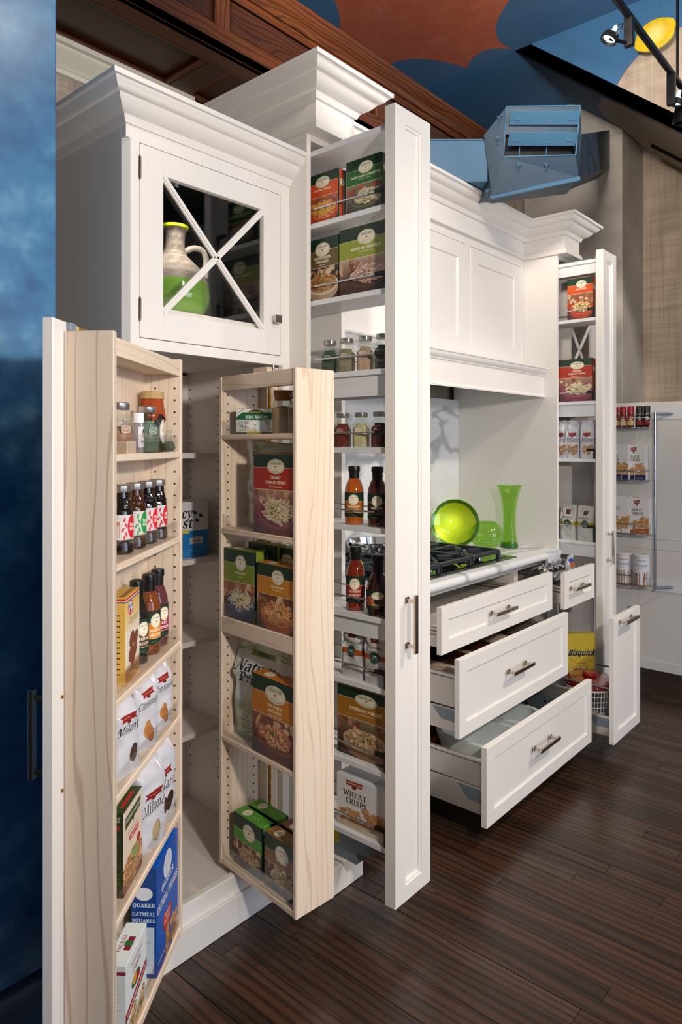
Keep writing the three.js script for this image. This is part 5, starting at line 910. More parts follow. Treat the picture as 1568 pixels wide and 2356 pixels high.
CR('white snack sticks box left in the second wire basket', -1.425, 1.194, 4.055, 0.142, 0.2, ['SNACK', 'STICKS'], { stick: 1, foot: '#232a58', ts: 0.1, gap: 0.1 });
CR('white snack sticks box right in the second wire basket', -1.318, 1.194, 4.085, 0.1, 0.196, ['SNACK', 'STICKS'], { stick: 1, foot: '#232a58', ts: 0.1, gap: 0.1 });
CR('white quartet cracker box left in the third wire basket', -1.422, 0.895, 4.055, 0.152, 0.205, ['QUARTET'], { ts: 0.12 });
CR('white wheat crisps box right in the third wire basket', -1.293, 0.895, 4.06, 0.1, 0.2, ['WHEAT', 'CRISPS'], { foot: '#a8602c', ts: 0.1, gap: 0.1 });
for (const [z, l] of [[-1.391, 'rolled wafer can at the left of the lowest wire basket'], [-1.293, 'rolled wafer can at the right of the lowest wire basket']]) {
  const t = thing('wafer_can', l, 'can', [4.062, 0.61, z], TC + 0.32), r = 0.043, h = 0.172;
  mesh('can_body', lathe([[0, 0], [r * 0.97, 0], [r, 0.004], [r, h * 0.94], [r * 0.98, h * 0.945]]), std({ color: 0xb0683e, roughness: 0.4 }), t);
  const lb = labelBand(r + 0.0005, 0.006, h * 0.9, (c, w, hh) => { solid('#dfe0e4')(c, w, hh); text(c, 'PEPPERIDGE FARM', w / 2, hh * 0.14, hh * 0.07, '#8a2a22', { f: 'serif', max: w * 0.3 }); text(c, 'Pirouette', w / 2, hh * 0.3, hh * 0.14, '#3a5a8a', { f: 'serif', w: 'italic', max: w * 0.42 }); fauxLines(c, w * 0.38, hh * 0.42, w * 0.2, 1, 2, '#d8a03c', 4); for (let i = 0; i < 26; i++) { c.strokeStyle = hx(...mix([206, 150, 104], [110, 60, 36], rnd())); c.lineWidth = w * 0.016; const x = w * rr(0.1, 0.9); c.beginPath(); c.moveTo(x, hh * rr(0.5, 0.62)); c.lineTo(x + rr(-0.04, 0.04) * w, hh); c.stroke(); } }, 3.6);
  mesh('label', lb.geo, lb.mat, t); mesh('lid', lathe([[0, h * 0.945], [r * 1.03, h * 0.945], [r * 1.03, h * 0.99], [r * 0.98, h], [0, h * 0.985]]), M.whitePlastic, t);
}
// --- door rack of the left pantry, top shelf to bottom
spiceJar('clear jar of pinkish ground spice at the near end of the top door shelf', atA(0.195, 0.05, 1.379), TURN_A, 0x9a6a52, { r: 0.0255, h: 0.108, tint: '#a5836f', fill: 0.6 });
spiceJar('grey green dried herb jar in the middle of the top door shelf', atA(0.352, 0.055, 1.379), TURN_A, 0x5f7060, { r: 0.0255, h: 0.108, tint: '#6f8072' });
{
  const t = thing('sprinkle_bottle', 'small white capped sprinkle bottle between the two spice jars', 'bottle', atA(0.275, 0.062, 1.379), TURN_A), r = 0.0118, h = 0.09;
  mesh('bottle_body', lathe([[0, 0], [r * 0.95, 0], [r, 0.003], [r, h * 0.7], [r * 0.8, h * 0.76]]), phy({ color: 0x8f8790, roughness: 0.12, clearcoat: 1 }), t);
  mesh('cap', lathe([[0, h * 0.75], [r * 1.06, h * 0.75], [r * 1.04, h * 0.98], [r * 0.95, h], [0, h]]), M.whitePlastic, t);
  const lb = labelBand(r + 0.0004, h * 0.15, h * 0.5, (c, w, hh) => { solid('#d9d6dc')(c, w, hh); ell(c, w / 2, hh * 0.3, w * 0.18, hh * 0.22, '#4a4450'); ell(c, w * 0.52, hh * 0.34, w * 0.1, hh * 0.1, '#d9d6dc', 0.5); text(c, 'Sprinkles', w / 2, hh * 0.72, hh * 0.2, '#2c2830', { f: 'serif', max: w * 0.6 }); fauxLines(c, w * 0.3, hh * 0.88, w * 0.4, 2, hh * 0.06, '#6a6470'); }, 2.6); mesh('label', lb.geo, lb.mat, t);
}
pack('matchbox', 'small plain pale carton lying in front of the pinkish spice jar', 'box', atA(0.150, 0.078, 1.379), TURN_A, carton(0.05, 0.026, 0.03, { front: solid('#cbb49c'), side: solid('#bfa68c'), top: (c, w, h) => { solid('#d3bda6')(c, w, h); c.strokeStyle = '#8a6a50'; c.strokeRect(2, 2, w - 4, h - 4); }, kind: 'paper' }));
{
  const t = thing('jam_jar', 'tall dark jar with rust fabric bonnet at the far end of top door shelf', 'jar', atA(0.425, 0.042, 1.379), TURN_A), r = 0.027, h = 0.148;
  mesh('jar_body', lathe([[0, 0], [r * 0.95, 0], [r, 0.004], [r, h * 0.6], [r * 0.9, h * 0.74]]), phy({ color: 0x2a1710, roughness: 0.12, clearcoat: 1 }), t);
  const P = []; for (let j = 0; j <= 6; j++) for (let i = 0; i <= 40; i++) { const a = i / 40 * 6.28318, k = j / 6, ru = (j > 3 ? 0.004 : 0.001) * Math.sin(i * 2.2) * k; P.push([(r * (0.98 + k * 0.12) + ru) * Math.cos(a), h * (0.88 - k * 0.3) + (j === 6 ? 0.012 * Math.sin(a * 4) : 0), (r * (0.98 + k * 0.12) + ru) * Math.sin(a)]); }
  const T = []; for (let j = 0; j < 6; j++) for (let i = 0; i < 40; i++) { const a = P[j * 41 + i], b = P[j * 41 + i + 1], c = P[(j + 1) * 41 + i + 1], d = P[(j + 1) * 41 + i]; T.push(...a, ...b, ...c, ...a, ...c, ...d); }
  mesh('fabric_skirt', toCreasedNormals(tris(T), 0.9), std({ color: 0x9a4218, roughness: 0.9 }), t);
  mesh('lid_band', lathe([[0, h * 0.88], [r * 1.05, h * 0.88], [r * 1.06, h * 0.93], [r * 1.02, h * 0.935], [r * 1.06, h * 0.985], [r * 0.98, h], [0, h]]), std({ color: 0xb99a68, roughness: 0.8 }), t, 'pale ruffled band round the lid');
  const lb = labelBand(r + 0.0006, h * 0.14, h * 0.42, (c, w, hh) => { solid('#1c120c')(c, w, hh); ell(c, w / 2, hh * 0.5, w * 0.26, hh * 0.48, '#b9c3c6'); ell(c, w / 2, hh * 0.52, w * 0.2, hh * 0.38, '#e9e2d2'); c.save(); c.translate(w / 2, hh * 0.45); c.rotate(0.785); c.strokeStyle = '#c8803a'; c.lineWidth = 3; c.strokeRect(-w * 0.07, -w * 0.07, w * 0.14, w * 0.14); c.restore(); fauxLines(c, w * 0.4, hh * 0.72, w * 0.2, 2, hh * 0.08, '#6a4a2c'); }, 2.2); mesh('label', lb.geo, lb.mat, t);
}
{
  const t = thing('small_bulb_bottle', 'little round bellied glass bottle at the far end before the bonnet jar', 'bottle', atA(0.443, 0.078, 1.379), TURN_A);
  mesh('glass_body', lathe([[0, 0.001], [0.012, 0.001], [0.0155, 0.008], [0.0155, 0.018], [0.011, 0.028], [0.008, 0.033], [0.0085, 0.05], [0.0095, 0.055]]), M.jarGlass, t); mesh('contents', lathe([[0, 0.003], [0.011, 0.003], [0.014, 0.009], [0.014, 0.017], [0.009, 0.026], [0, 0.027]]), std({ color: 0x5a6350, roughness: 0.8 }), t);
}
function ketchupBottle(label, s, body, ink, words) {
  const t = thing('condiment_bottle', label, 'bottle', atA(s, 0.05, 1.166), TURN_A - 0.95), r = 0.0245, h = 0.147;
  const prof = [[0, 0], [r * 0.9, 0], [r * 1.04, 0.004], [r * 1.05, 0.018], [r * 0.98, 0.026], [r, 0.03], [r, h * 0.58], [r * 0.93, h * 0.63], [r * 0.95, h * 0.66], [r * 0.82, h * 0.71], [r * 0.84, h * 0.74], [r * 0.72, h * 0.79], [r * 0.74, h * 0.82], [r * 0.68, h * 0.9]];
  mesh('bottle_body', lathe(prof, 30, 0.35), phy({ color: body, roughness: 0.1, clearcoat: 1, clearcoatRoughness: 0.02 }), t);
  mesh('cap', lathe([[0, h * 0.89], [r * 0.8, h * 0.89], [r * 0.84, h * 0.9], [r * 0.84, h * 0.985], [r * 0.76, h], [0, h]]), M.lid, t, 'matt silver screw cap');
  const lb = labelBand(r + 0.0006, h * 0.21, h * 0.36, (c, w, hh) => {
    solid('#cfccca')(c, w, hh); ell(c, w * 0.72, hh * 0.48, w * 0.14, hh * 0.46, ink); words.forEach((q, i) => text(c, q, w * 0.72, hh * (0.4 + i * 0.17), hh * 0.17, '#f6efe8', { sx: 0.7, max: w * 0.22 }));
    for (const [x, y, a] of [[0.5, 0.2, 0.3], [0.54, 0.42, -0.5], [0.46, 0.6, 0.5], [0.55, 0.78, -0.2], [0.5, 0.9, 0.2]]) ell(c, w * x, hh * y, w * 0.022, hh * 0.1, ink, a); c.strokeStyle = ink; c.beginPath(); c.moveTo(w * 0.52, hh * 0.1); c.lineTo(w * 0.51, hh); c.stroke();
    for (let i = 0; i < 6; i++) { c.strokeStyle = '#a8503c'; c.lineWidth = 1.2; c.beginPath(); c.moveTo(w * (0.2 + i * 0.035), hh * 0.9); c.lineTo(w * (0.22 + i * 0.03), hh * 0.4); c.stroke(); ell(c, w * (0.22 + i * 0.03), hh * 0.35, w * 0.014, hh * 0.07, '#b4604a'); }
  }, 3.4); mesh('label', lb.geo, lb.mat, t);
}
ketchupBottle('dark condiment bottle with red leaf label, nearest on its door shelf', 0.205, 0x140c0a, '#c0202c', ['Roast', 'Ketchup']);
ketchupBottle('amber condiment bottle with green leaf label on the door shelf', 0.285, 0x3c1c08, '#1f8f3c', ['Basil', 'Ketchup']);
ketchupBottle('dark condiment bottle with red paprika label, third on the door shelf', 0.362, 0x120b0a, '#cf2430', ['Paprika', 'Ketchup']);
ketchupBottle('dark condiment bottle with white and red label at the far end', 0.437, 0x140a09, '#b8222c', ['Chilli', 'Ketchup']);
const organics = (c, w, h) => {
  const g = c.createLinearGradient(0, 0, 0, h); g.addColorStop(0, '#dcae52'); g.addColorStop(0.3, '#e8d3a0'); g.addColorStop(0.5, '#f0ece4'); g.addColorStop(0.78, '#e6dcc4'); g.addColorStop(0.86, '#8a5424'); g.addColorStop(1, '#c08a3a'); c.fillStyle = g; c.fillRect(0, 0, w, h);
  c.fillStyle = '#c0282c'; c.fillRect(0, h * 0.02, w, h * 0.02); c.fillStyle = '#f2efe8'; c.fillRect(0, h * 0.04, w, h * 0.012); c.fillStyle = '#2c3f86'; c.fillRect(0, h * 0.055, w, h * 0.012);
  ell(c, w * 0.32, h * 0.15, w * 0.17, h * 0.085, '#c8262c'); ell(c, w * 0.32, h * 0.15, w * 0.14, h * 0.068, '#e9eef4'); c.fillStyle = '#3a6ab0'; c.fillRect(w * 0.2, h * 0.115, w * 0.24, h * 0.035); text(c, 'OETKER', w * 0.32, h * 0.132, h * 0.025, '#fff', { max: w * 0.22 }); c.fillStyle = '#b8242a'; c.fillRect(w * 0.26, h * 0.16, w * 0.12, h * 0.05);
  text(c, 'Organics', w * 0.56, h * 0.3, h * 0.095, '#6a5648', { f: 'serif', w: 'italic', max: w * 0.8 });
  for (let i = 0; i < 5; i++) { const x = w * [0.42, 0.7, 0.36, 0.62, 0.5][i], y = h * [0.52, 0.55, 0.68, 0.68, 0.75][i]; ell(c, x, y + 2, w * 0.19, h * 0.075, '#3a140c', -0.5); ell(c, x, y, w * 0.18, h * 0.07, hx(...mix([150, 80, 50], [120, 50, 34], rnd())), -0.5); for (let k = 0; k < 16; k++) ell(c, x + w * rr(-0.13, 0.13), y + h * rr(-0.05, 0.05), w * 0.015, h * 0.008, 'rgba(60,20,12,.7)', rr(0, 3)); }
};
pack('baking_mix_box', 'yellow organic baking mix box with cookies, before the sauce bottles', 'box', atA(0.196, 0.058, 0.903), TURN_A + 0.1, carton(0.108, 0.182, 0.04, { front: organics, side: (c, w, h) => { solid('#d9b055')(c, w, h); c.fillStyle = '#c0282c'; c.fillRect(0, h * 0.02, w, h * 0.02); c.fillStyle = '#2c3f86'; c.fillRect(0, h * 0.055, w, h * 0.012); for (let i = 0; i < 12; i++) { c.fillStyle = '#5a3a20'; c.fillRect(w * 0.2, h * (0.2 + i * 0.06), w * 0.5, h * 0.015); } }, top: (c, w, h) => { solid('#d6aa4c')(c, w, h); c.fillStyle = '#a06a30'; c.fillRect(0, h * 0.6, w, h * 0.25); } }));
sauceBottle('dark teriyaki grilling sauce bottle, nearest of three on the door shelf', atA(0.302, 0.048, 0.903), TURN_A - 0.55, { color: 0x1c0f0a, band: '#4a2a1c', title: ['TERIYAKI', 'GRILLING'], r: 0.0255, h: 0.187 });
sauceBottle('orange mango grilling sauce bottle in the middle of the three', atA(0.378, 0.05, 0.903), TURN_A - 0.55, { color: 0x7a3a0c, band: '#d8821e', title: ['MANGO', 'GRILLING'], r: 0.0265, h: 0.187 });
sauceBottle('pink raspberry grilling sauce bottle, farthest of three on the door shelf', atA(0.448, 0.048, 0.903), TURN_A - 0.55, { color: 0x5c2c30, band: '#8f1840', title: ['RED', 'RASPBERRY'], r: 0.0255, h: 0.187 });
const TAN = [[226, 160, 92], [196, 122, 60]], DARKC = [[92, 66, 48], [60, 40, 28]];
pack('cookie_bag', 'white dark chocolate cookie bag nearest on its door shelf', 'bag', atA(0.165, 0.055, 0.717), TURN_A - 0.3, bag(0.084, 0.155, 0.06, { front: cookies('Milano', { tone: DARKC, bites: [[0.7, 0.74, 0.2, 0.2]], y: 0.24 }), seed: 11, top: 'fold', square: 0.3, wrinkle: 0.005 }));
pack('cookie_bag', 'white butter cookie bag with orange biscuits in the middle of its shelf', 'bag', atA(0.29, 0.055, 0.717), TURN_A - 0.3, bag(0.088, 0.155, 0.055, { front: cookies('Chessmen', { tone: TAN, bites: [[0.5, 0.72, 0.2, 0.2], [0.6, 0.8, -0.2, 0.8]], y: 0.2 }), seed: 13, top: 'fold', square: 0.3, wrinkle: 0.005 }));
pack('cookie_bag', 'white butter cookie bag with orange biscuits farthest on its shelf', 'bag', atA(0.402, 0.055, 0.717), TURN_A - 0.3, bag(0.084, 0.15, 0.052, { front: cookies('Chessmen', { tone: TAN, bites: [[0.5, 0.72, 0.2, 0.2], [0.6, 0.8, -0.2, 0.8]], y: 0.2 }), seed: 17, top: 'fold', square: 0.3, wrinkle: 0.005 }));
const seeds = (c, w, h) => {
  solid('#e4d2bd')(c, w, h); c.fillStyle = '#33401f'; c.beginPath(); c.moveTo(w * 0.1, h * 0.1); c.lineTo(w * 0.92, h * 0.08); c.lineTo(w * 0.9, h * 0.2); c.lineTo(w * 0.56, h * 0.22); c.lineTo(w * 0.5, h * 0.28); c.lineTo(w * 0.46, h * 0.22); c.lineTo(w * 0.1, h * 0.24); c.fill(); text(c, 'SEEDS OF CHANGE', w * 0.5, h * 0.155, h * 0.062, '#e9e4cf', { f: 'serif', max: w * 0.74 });
  text(c, 'Quinoa & Whole Grain', w * 0.5, h * 0.32, h * 0.034, '#8a6a4a', { f: 'serif', w: '', max: w * 0.8 }); c.fillStyle = '#b8302a'; c.fillRect(w * 0.3, h * 0.37, w * 0.5, h * 0.07); text(c, 'Organic Pilaf', w * 0.55, h * 0.405, h * 0.045, '#f3e3d2', { max: w * 0.44 });
  food(c, w * 0.52, h * 0.82, w * 0.62, h * 0.3, ['#8a3a24', '#6a2a1c'], [[222, 176, 120], [160, 100, 60]], 'grain', 320); ell(c, w * 0.8, h * 0.56, w * 0.1, h * 0.05, '#a8241c'); for (let i = 0; i < 4; i++) ell(c, w * (0.5 + i * 0.06), h * (0.64 + (i % 2) * 0.04), w * 0.09, h * 0.03, '#7a9a5a', i);
};
pack('grain_box', 'dark green and tan grain pilaf carton nearest on its door shelf', 'box', atA(0.19, 0.06, 0.4765), TURN_A + 0.03, carton(0.116, 0.172, 0.042, { front: seeds, side: (c, w, h) => { solid('#2c361c')(c, w, h); text(c, 'SEEDS of', w * 0.5, h * 0.06, h * 0.035, '#d8d2b8', { f: 'serif', max: w * 0.9 }); text(c, 'CHANGE', w * 0.5, h * 0.1, h * 0.035, '#d8d2b8', { f: 'serif', max: w * 0.9 }); c.fillStyle = '#9a2a24'; c.fillRect(0, h * 0.15, w * 0.8, h * 0.05); fauxLines(c, w * 0.1, h * 0.25, w * 0.75, 26, h * 0.026, '#6f7a58'); }, top: (c, w, h) => { solid('#3a4a22')(c, w, h); text(c, 'SEEDS OF CHANGE', w * 0.5, h * 0.32, h * 0.3, '#e9e4cf', { f: 'serif', max: w * 0.85 }); c.fillStyle = '#b8302a'; c.fillRect(w * 0.2, h * 0.6, w * 0.6, h * 0.2); } }));
pack('cookie_bag', 'white cookie bag with pointed top behind the grain carton', 'bag', atA(0.322, 0.055, 0.4765), TURN_A - 0.3, bag(0.1, 0.198, 0.06, { front: cookies('Milano', { tone: [[222, 200, 150], [190, 160, 110]], bites: [[0.6, 0.82, 0.1, 0.3]], y: 0.38 }), seed: 21, top: 'fold', square: 0.3, wrinkle: 0.005 }));
pack('cookie_bag', 'white cookie bag with dark biscuit at the far end of its shelf', 'bag', atA(0.424, 0.05, 0.4765), TURN_A - 0.3, bag(0.096, 0.2, 0.058, { front: cookies('Milano', { tone: DARKC, bites: [[0.45, 0.8, 0.1, 0.2], [0.7, 0.76, 0.2, 0.9]], y: 0.38 }), seed: 25, top: 'fold', square: 0.3, wrinkle: 0.005 }));
const cran = (c, w, h) => {
  solid('#dfe6e6')(c, w, h); c.save(); c.translate(w * 0.5, h * 0.2); c.fillStyle = '#8a2434'; c.font = 'bold ' + h * 0.08 + 'px serif'; c.restore(); text(c, 'PEPPERIDGE', w * 0.5, h * 0.14, h * 0.06, '#8a2434', { f: 'serif', max: w * 0.8 }); text(c, 'CRISPY', w * 0.5, h * 0.24, h * 0.09, '#7a1c2c', { f: 'serif', max: w * 0.8 });
  ell(c, w * 0.45, h * 0.4, w * 0.2, h * 0.08, '#2f6a34'); ell(c, w * 0.4, h * 0.38, w * 0.1, h * 0.06, '#d8a03c'); ell(c, w * 0.56, h * 0.42, w * 0.09, h * 0.05, '#a8202c');
  c.fillStyle = '#8a1f30'; c.beginPath(); c.moveTo(0, h * 0.6); c.lineTo(w, h * 0.44); c.lineTo(w, h * 0.56); c.lineTo(0, h * 0.72); c.fill(); text(c, 'CRANBERRY ORANGE', w * 0.5, h * 0.585, h * 0.07, '#f3e3d6', { f: 'serif', rot: -0.2, max: w * 0.9 });
  for (let i = 0; i < 7; i++) { const x = w * rr(0.15, 0.85), y = h * rr(0.74, 0.97); ell(c, x, y + 2, w * 0.16, h * 0.08, '#7a5a30', rr(0, 3)); ell(c, x, y, w * 0.15, h * 0.075, hx(...mix([226, 190, 130], [200, 156, 96], rnd())), 0); for (let k = 0; k < 6; k++) ell(c, x + w * rr(-0.1, 0.1), y + h * rr(-0.05, 0.05), w * 0.025, h * 0.015, k % 2 ? '#5a2420' : '#f0e0c0'); }
};
pack('cookie_box', 'white and crimson cranberry orange cookie box nearest on the bottom door shelf', 'box', atA(0.186, 0.068, 0.182), TURN_A + 0.02, carton(0.128, 0.165, 0.045, { front: cran, side: (c, w, h) => { solid('#cfdadd')(c, w, h); c.fillStyle = '#8a1f30'; c.fillRect(0, h * 0.08, w, h * 0.04); fauxLines(c, w * 0.1, h * 0.3, w * 0.7, 12, h * 0.05, '#8a96a0'); }, top: (c, w, h) => { solid('#e2ecec')(c, w, h); text(c, 'COOKIES', w * 0.5, h * 0.3, h * 0.24, '#8a2434', { f: 'serif', max: w * 0.5 }); ell(c, w * 0.5, h * 0.62, w * 0.1, h * 0.2, '#2f6a34'); c.fillStyle = '#8a1f30'; c.fillRect(w * 0.34, h * 0.5, w * 0.1, h * 0.3); c.fillRect(w * 0.56, h * 0.5, w * 0.1, h * 0.3); } }));
const oats = (c, w, h) => {
  const g = c.createLinearGradient(0, 0, w, h); g.addColorStop(0, '#0d4aa0'); g.addColorStop(0.5, '#0f55b4'); g.addColorStop(1, '#0b3f92'); c.fillStyle = g; c.fillRect(0, 0, w, h); for (let i = 0; i < 8; i++) { c.strokeStyle = 'rgba(90,150,230,.25)'; c.lineWidth = h * 0.015; c.beginPath(); c.moveTo(0, h * (0.5 + i * 0.06)); c.quadraticCurveTo(w * 0.5, h * (0.42 + i * 0.05), w, h * (0.55 + i * 0.04)); c.stroke(); }
  ell(c, w * 0.5, h * 0.15, w * 0.19, h * 0.12, '#eef1f4'); ell(c, w * 0.5, h * 0.15, w * 0.17, h * 0.105, '#cdd6e2');
  text(c, 'QUAKER', w * 0.5, h * 0.29, h * 0.085, '#f2f4f8', { f: 'serif', stroke: '#0a2c66', lw: 3, max: w * 0.6 }); text(c, 'OATMEAL SQUARES', w * 0.5, h * 0.42, h * 0.1, '#f2f4f8', { f: 'serif', stroke: '#0a2c66', lw: 4, max: w * 0.94 });
  const H2 = (x, y, s, col) => { c.fillStyle = col; c.beginPath(); c.moveTo(x, y + s); c.bezierCurveTo(x - s * 1.4, y, x - s * 0.7, y - s * 0.9, x, y - s * 0.25); c.bezierCurveTo(x + s * 0.7, y - s * 0.9, x + s * 1.4, y, x, y + s); c.fill(); };
  H2(w * 0.48, h * 0.64, w * 0.25, '#7a1c1a'); H2(w * 0.48, h * 0.635, w * 0.235, '#b8302a'); text(c, 'Heart', w * 0.48, h * 0.6, h * 0.05, '#f2dcd2', { f: 'serif' }); text(c, 'Healthy', w * 0.48, h * 0.66, h * 0.045, '#f2dcd2', { f: 'serif' });
  for (let i = 0; i < 26; i++) { c.save(); c.translate(w * rr(0.45, 0.98), h * rr(0.74, 0.97)); c.rotate(rr(0, 3)); const s = w * 0.05; c.fillStyle = '#5a3a1c'; c.fillRect(-s, -s + 2, 2 * s, 2 * s); c.fillStyle = hx(...mix([206, 156, 96], [170, 116, 62], rnd())); c.fillRect(-s, -s, 2 * s, 2 * s); c.restore(); }
  text(c, 'BROWN SUGAR', w * 0.25, h * 0.9, h * 0.035, '#cfe0f4', { max: w * 0.36 });
};
pack('cereal_box', 'large bright blue oatmeal cereal box at the far end of the bottom shelf', 'box', atA(0.389, 0.062, 0.182), TURN_A + 0.015, carton(0.168, 0.252, 0.06, { front: oats, side: (c, w, h) => { solid('#0b3f8c')(c, w, h); ell(c, w * 0.5, h * 0.24, w * 0.34, h * 0.06, '#e6eaf0'); text(c, 'QUAKER', w * 0.5, h * 0.34, h * 0.05, '#f0f3f8', { f: 'serif', max: w * 0.86 }); text(c, 'OATMEAL', w * 0.5, h * 0.42, h * 0.05, '#dfe8f4', { f: 'serif', max: w * 0.9 }); text(c, 'SQUARES', w * 0.5, h * 0.48, h * 0.05, '#dfe8f4', { f: 'serif', max: w * 0.9 }); c.fillStyle = '#c9dcea'; c.fillRect(w * 0.1, h * 0.54, w * 0.8, h * 0.42); fauxLines(c, w * 0.2, h * 0.6, w * 0.6, 8, h * 0.04, '#5a7a9a'); }, top: (c, w, h) => { solid('#1058bc')(c, w, h); fauxLines(c, w * 0.2, h * 0.4, w * 0.4, 3, h * 0.12, '#a8c4ea'); } }));
pack('cat_food_box', 'white and blue pet food box on the shelf inside the left pantry', 'box', [1.40, 1.0225, -1.945], 0, carton(0.2, 0.185, 0.1, {
  front: (c, w, h) => { solid('#d9d9dc')(c, w, h); c.fillStyle = '#1f7ac0'; c.fillRect(0, h * 0.52, w, h * 0.48); text(c, 'Fancy', w * 0.36, h * 0.2, h * 0.24, '#17181c', { f: 'serif', w: 'bold italic', max: w * 0.6 }); text(c, 'Feast', w * 0.36, h * 0.38, h * 0.24, '#17181c', { f: 'serif', w: 'bold italic', max: w * 0.6 }); c.fillStyle = '#d8c14a'; c.fillRect(w * 0.1, h * 0.5, w * 0.5, h * 0.06); for (const [x, y] of [[0.72, 0.2], [0.84, 0.26], [0.76, 0.34]]) { ell(c, w * x, h * y, w * 0.04, h * 0.03, '#2c2c30', 0.6); } for (const x of [0.3, 0.75]) { ell(c, w * x, h * 0.68, w * 0.14, h * 0.05, '#d8b070'); c.fillStyle = '#c9ccd2'; c.fillRect(w * (x - 0.13), h * 0.66, w * 0.26, h * 0.1); text(c, 'Feast', w * x, h * 0.71, h * 0.06, '#5a2a2a', { max: w * 0.2 }); } fauxLines(c, w * 0.1, h * 0.86, w * 0.8, 3, h * 0.04, '#9ad0f0'); },
  side: solid('#b9bac0'), top: solid('#c9cace') }));

// ------------------------------------------------------------------ behind the crossed glass: a glazed jug
{
  const t = thing('ceramic_jug', 'round ceramic jug with green glazed belly behind the crossed glass door', 'jug', [1.283, 1.7653, -1.785], -0.4);
  const curve = new THREE.SplineCurve([[0.055, 0], [0.085, 0.022], [0.104, 0.062], [0.107, 0.09], [0.102, 0.125], [0.086, 0.16], [0.058, 0.19], [0.039, 0.21], [0.032, 0.23], [0.031, 0.262], [0.036, 0.29]].map((p) => new THREE.Vector2(...p))), all = curve.getPoints(48).map((p) => [p.x, p.y]);
  const low = all.filter((p) => p[1] <= 0.128), high = all.filter((p) => p[1] >= 0.122);
  mesh('glazed_belly', lathe([[0, 0], ...low], 40, 1), phy({ color: 0x6f9a3a, roughness: 0.12, clearcoat: 1 }), t, 'glossy green glaze');
  mesh('unglazed_shoulder', lathe(high, 40, 1), std({ color: 0xb5ada4, roughness: 0.75, map: fieldTex(128, 128, 0.3, 0.3, (u, v) => mix([120, 112, 106], [225, 218, 210], clamp01(0.55 + tn(u, v, 5, 3, 4)))) }), t, 'rough grey stoneware shoulder and neck');
  mesh('rim', lathe([[0.034, 0.29], [0.042, 0.292], [0.043, 0.3], [0.036, 0.302], [0.03, 0.296]], 32), std({ color: 0xb8c81e, roughness: 0.3 }), t, 'lime green glazed rim');
  mesh('handle', tube([[0.028, 0.224, 0], [0.058, 0.24, 0], [0.086, 0.236, 0], [0.098, 0.21, 0], [0.094, 0.15, 0]], 0.0095, false, 10, true), std({ color: 0xa79c92, roughness: 0.7 }), t);
}
// ------------------------------------------------------------------ cooktop, pan and green glass
{
  const t = thing('gas_cooktop', 'black gas cooktop with heavy iron grates set in the marble', 'cooktop', [2.565, 0.868, -1.78]);
  const hw = 0.45, hd = 0.262;
  mesh('tray', [box(-hw, hw, 0, 0.005, -hd, hd, { b: 0.002 })], std({ color: 0x8d9294, roughness: 0.22, metalness: 0.9 }), t); mesh('glass_top', box(-hw + 0.012, hw - 0.06, 0.0045, 0.009, -hd + 0.012, hd - 0.03, { b: 0.002 }), phy({ color: 0x0b0c0d, roughness: 0.06, clearcoat: 1 }), t);
  const iron = std({ color: 0x2f363d, roughness: 0.45, metalness: 0.3 });
  for (let k = 0; k < 3; k++) {
    const x0 = -0.425 + k * 0.25, x1 = x0 + 0.243, y = 0.042, gs = [], zz = 0.232;
    for (const [a, b] of [[[x0, y, -zz], [x1, y, -zz]], [[x0, y, zz], [x1, y, zz]], [[x0, y, -zz], [x0, y, zz]], [[x1, y, -zz], [x1, y, zz]], [[x0, y, 0], [x1, y, 0]]]) gs.push(bar(a, b, 0.015, 0.02));
    for (const cz of [-0.116, 0.116]) { const cx = (x0 + x1) / 2; for (let i = 0; i < 6; i++) { const a = i * Math.PI / 3 + 0.26, dx = Math.cos(a), dz = Math.sin(a), L = Math.min(0.115 / Math.max(Math.abs(dx), 0.01), 0.108 / Math.max(Math.abs(dz), 0.01)); gs.push(bar([cx + dx * 0.03, y + 0.004, cz + dz * 0.03], [cx + dx * L, y, cz + dz * L], 0.011, 0.016)); } }
    for (const x of [x0, x1]) for (const z of [-zz, zz]) gs.push(box(x - 0.009, x + 0.009, 0.008, y, z - 0.009, z + 0.009, { b: 0.002 }));
    mesh('grate', gs, iron, t);
  }
  for (const [x, z] of [[-0.305, -0.116], [-0.305, 0.116], [-0.055, 0], [0.195, -0.116], [0.195, 0.116]]) mesh('burner', [mv(lathe([[0, 0], [0.045, 0], [0.042, 0.012], [0.032, 0.014], [0.032, 0.02], [0, 0.022]]), x, 0.008, z)], M.blackMetal, t);
  for (const [x, z] of [[0.345, -0.09], [0.352, 0.01], [0.352, 0.11], [0.405, -0.04], [0.405, 0.06]]) mesh('knob', mv(lathe([[0, 0], [0.02, 0], [0.021, 0.005], [0.017, 0.008], [0.018, 0.03], [0.015, 0.033], [0, 0.033]], 24, 0.5), x, 0.006, z), M.chrome, t, 'polished chrome control knob');
}
{
  const t = thing('saute_pan', 'shiny steel pan on the cooktop seen between the pull-out shelves', 'pan', [2.42, 0.9205, -1.9], 0.35);
  mesh('pan_body', lathe([[0, 0], [0.115, 0], [0.122, 0.008], [0.127, 0.055], [0.131, 0.058], [0.124, 0.055], [0.117, 0.01], [0, 0.006]], 40, 0.5), M.chrome, t);
  mesh('handle', [tube([[-0.125, 0.045, 0], [-0.19, 0.06, 0], [-0.26, 0.075, 0], [-0.31, 0.078, 0]], 0.007, false, 8, true), box(-0.135, -0.12, 0.03, 0.055, -0.018, 0.018, { b: 0.003 })], M.chrome, t);
}
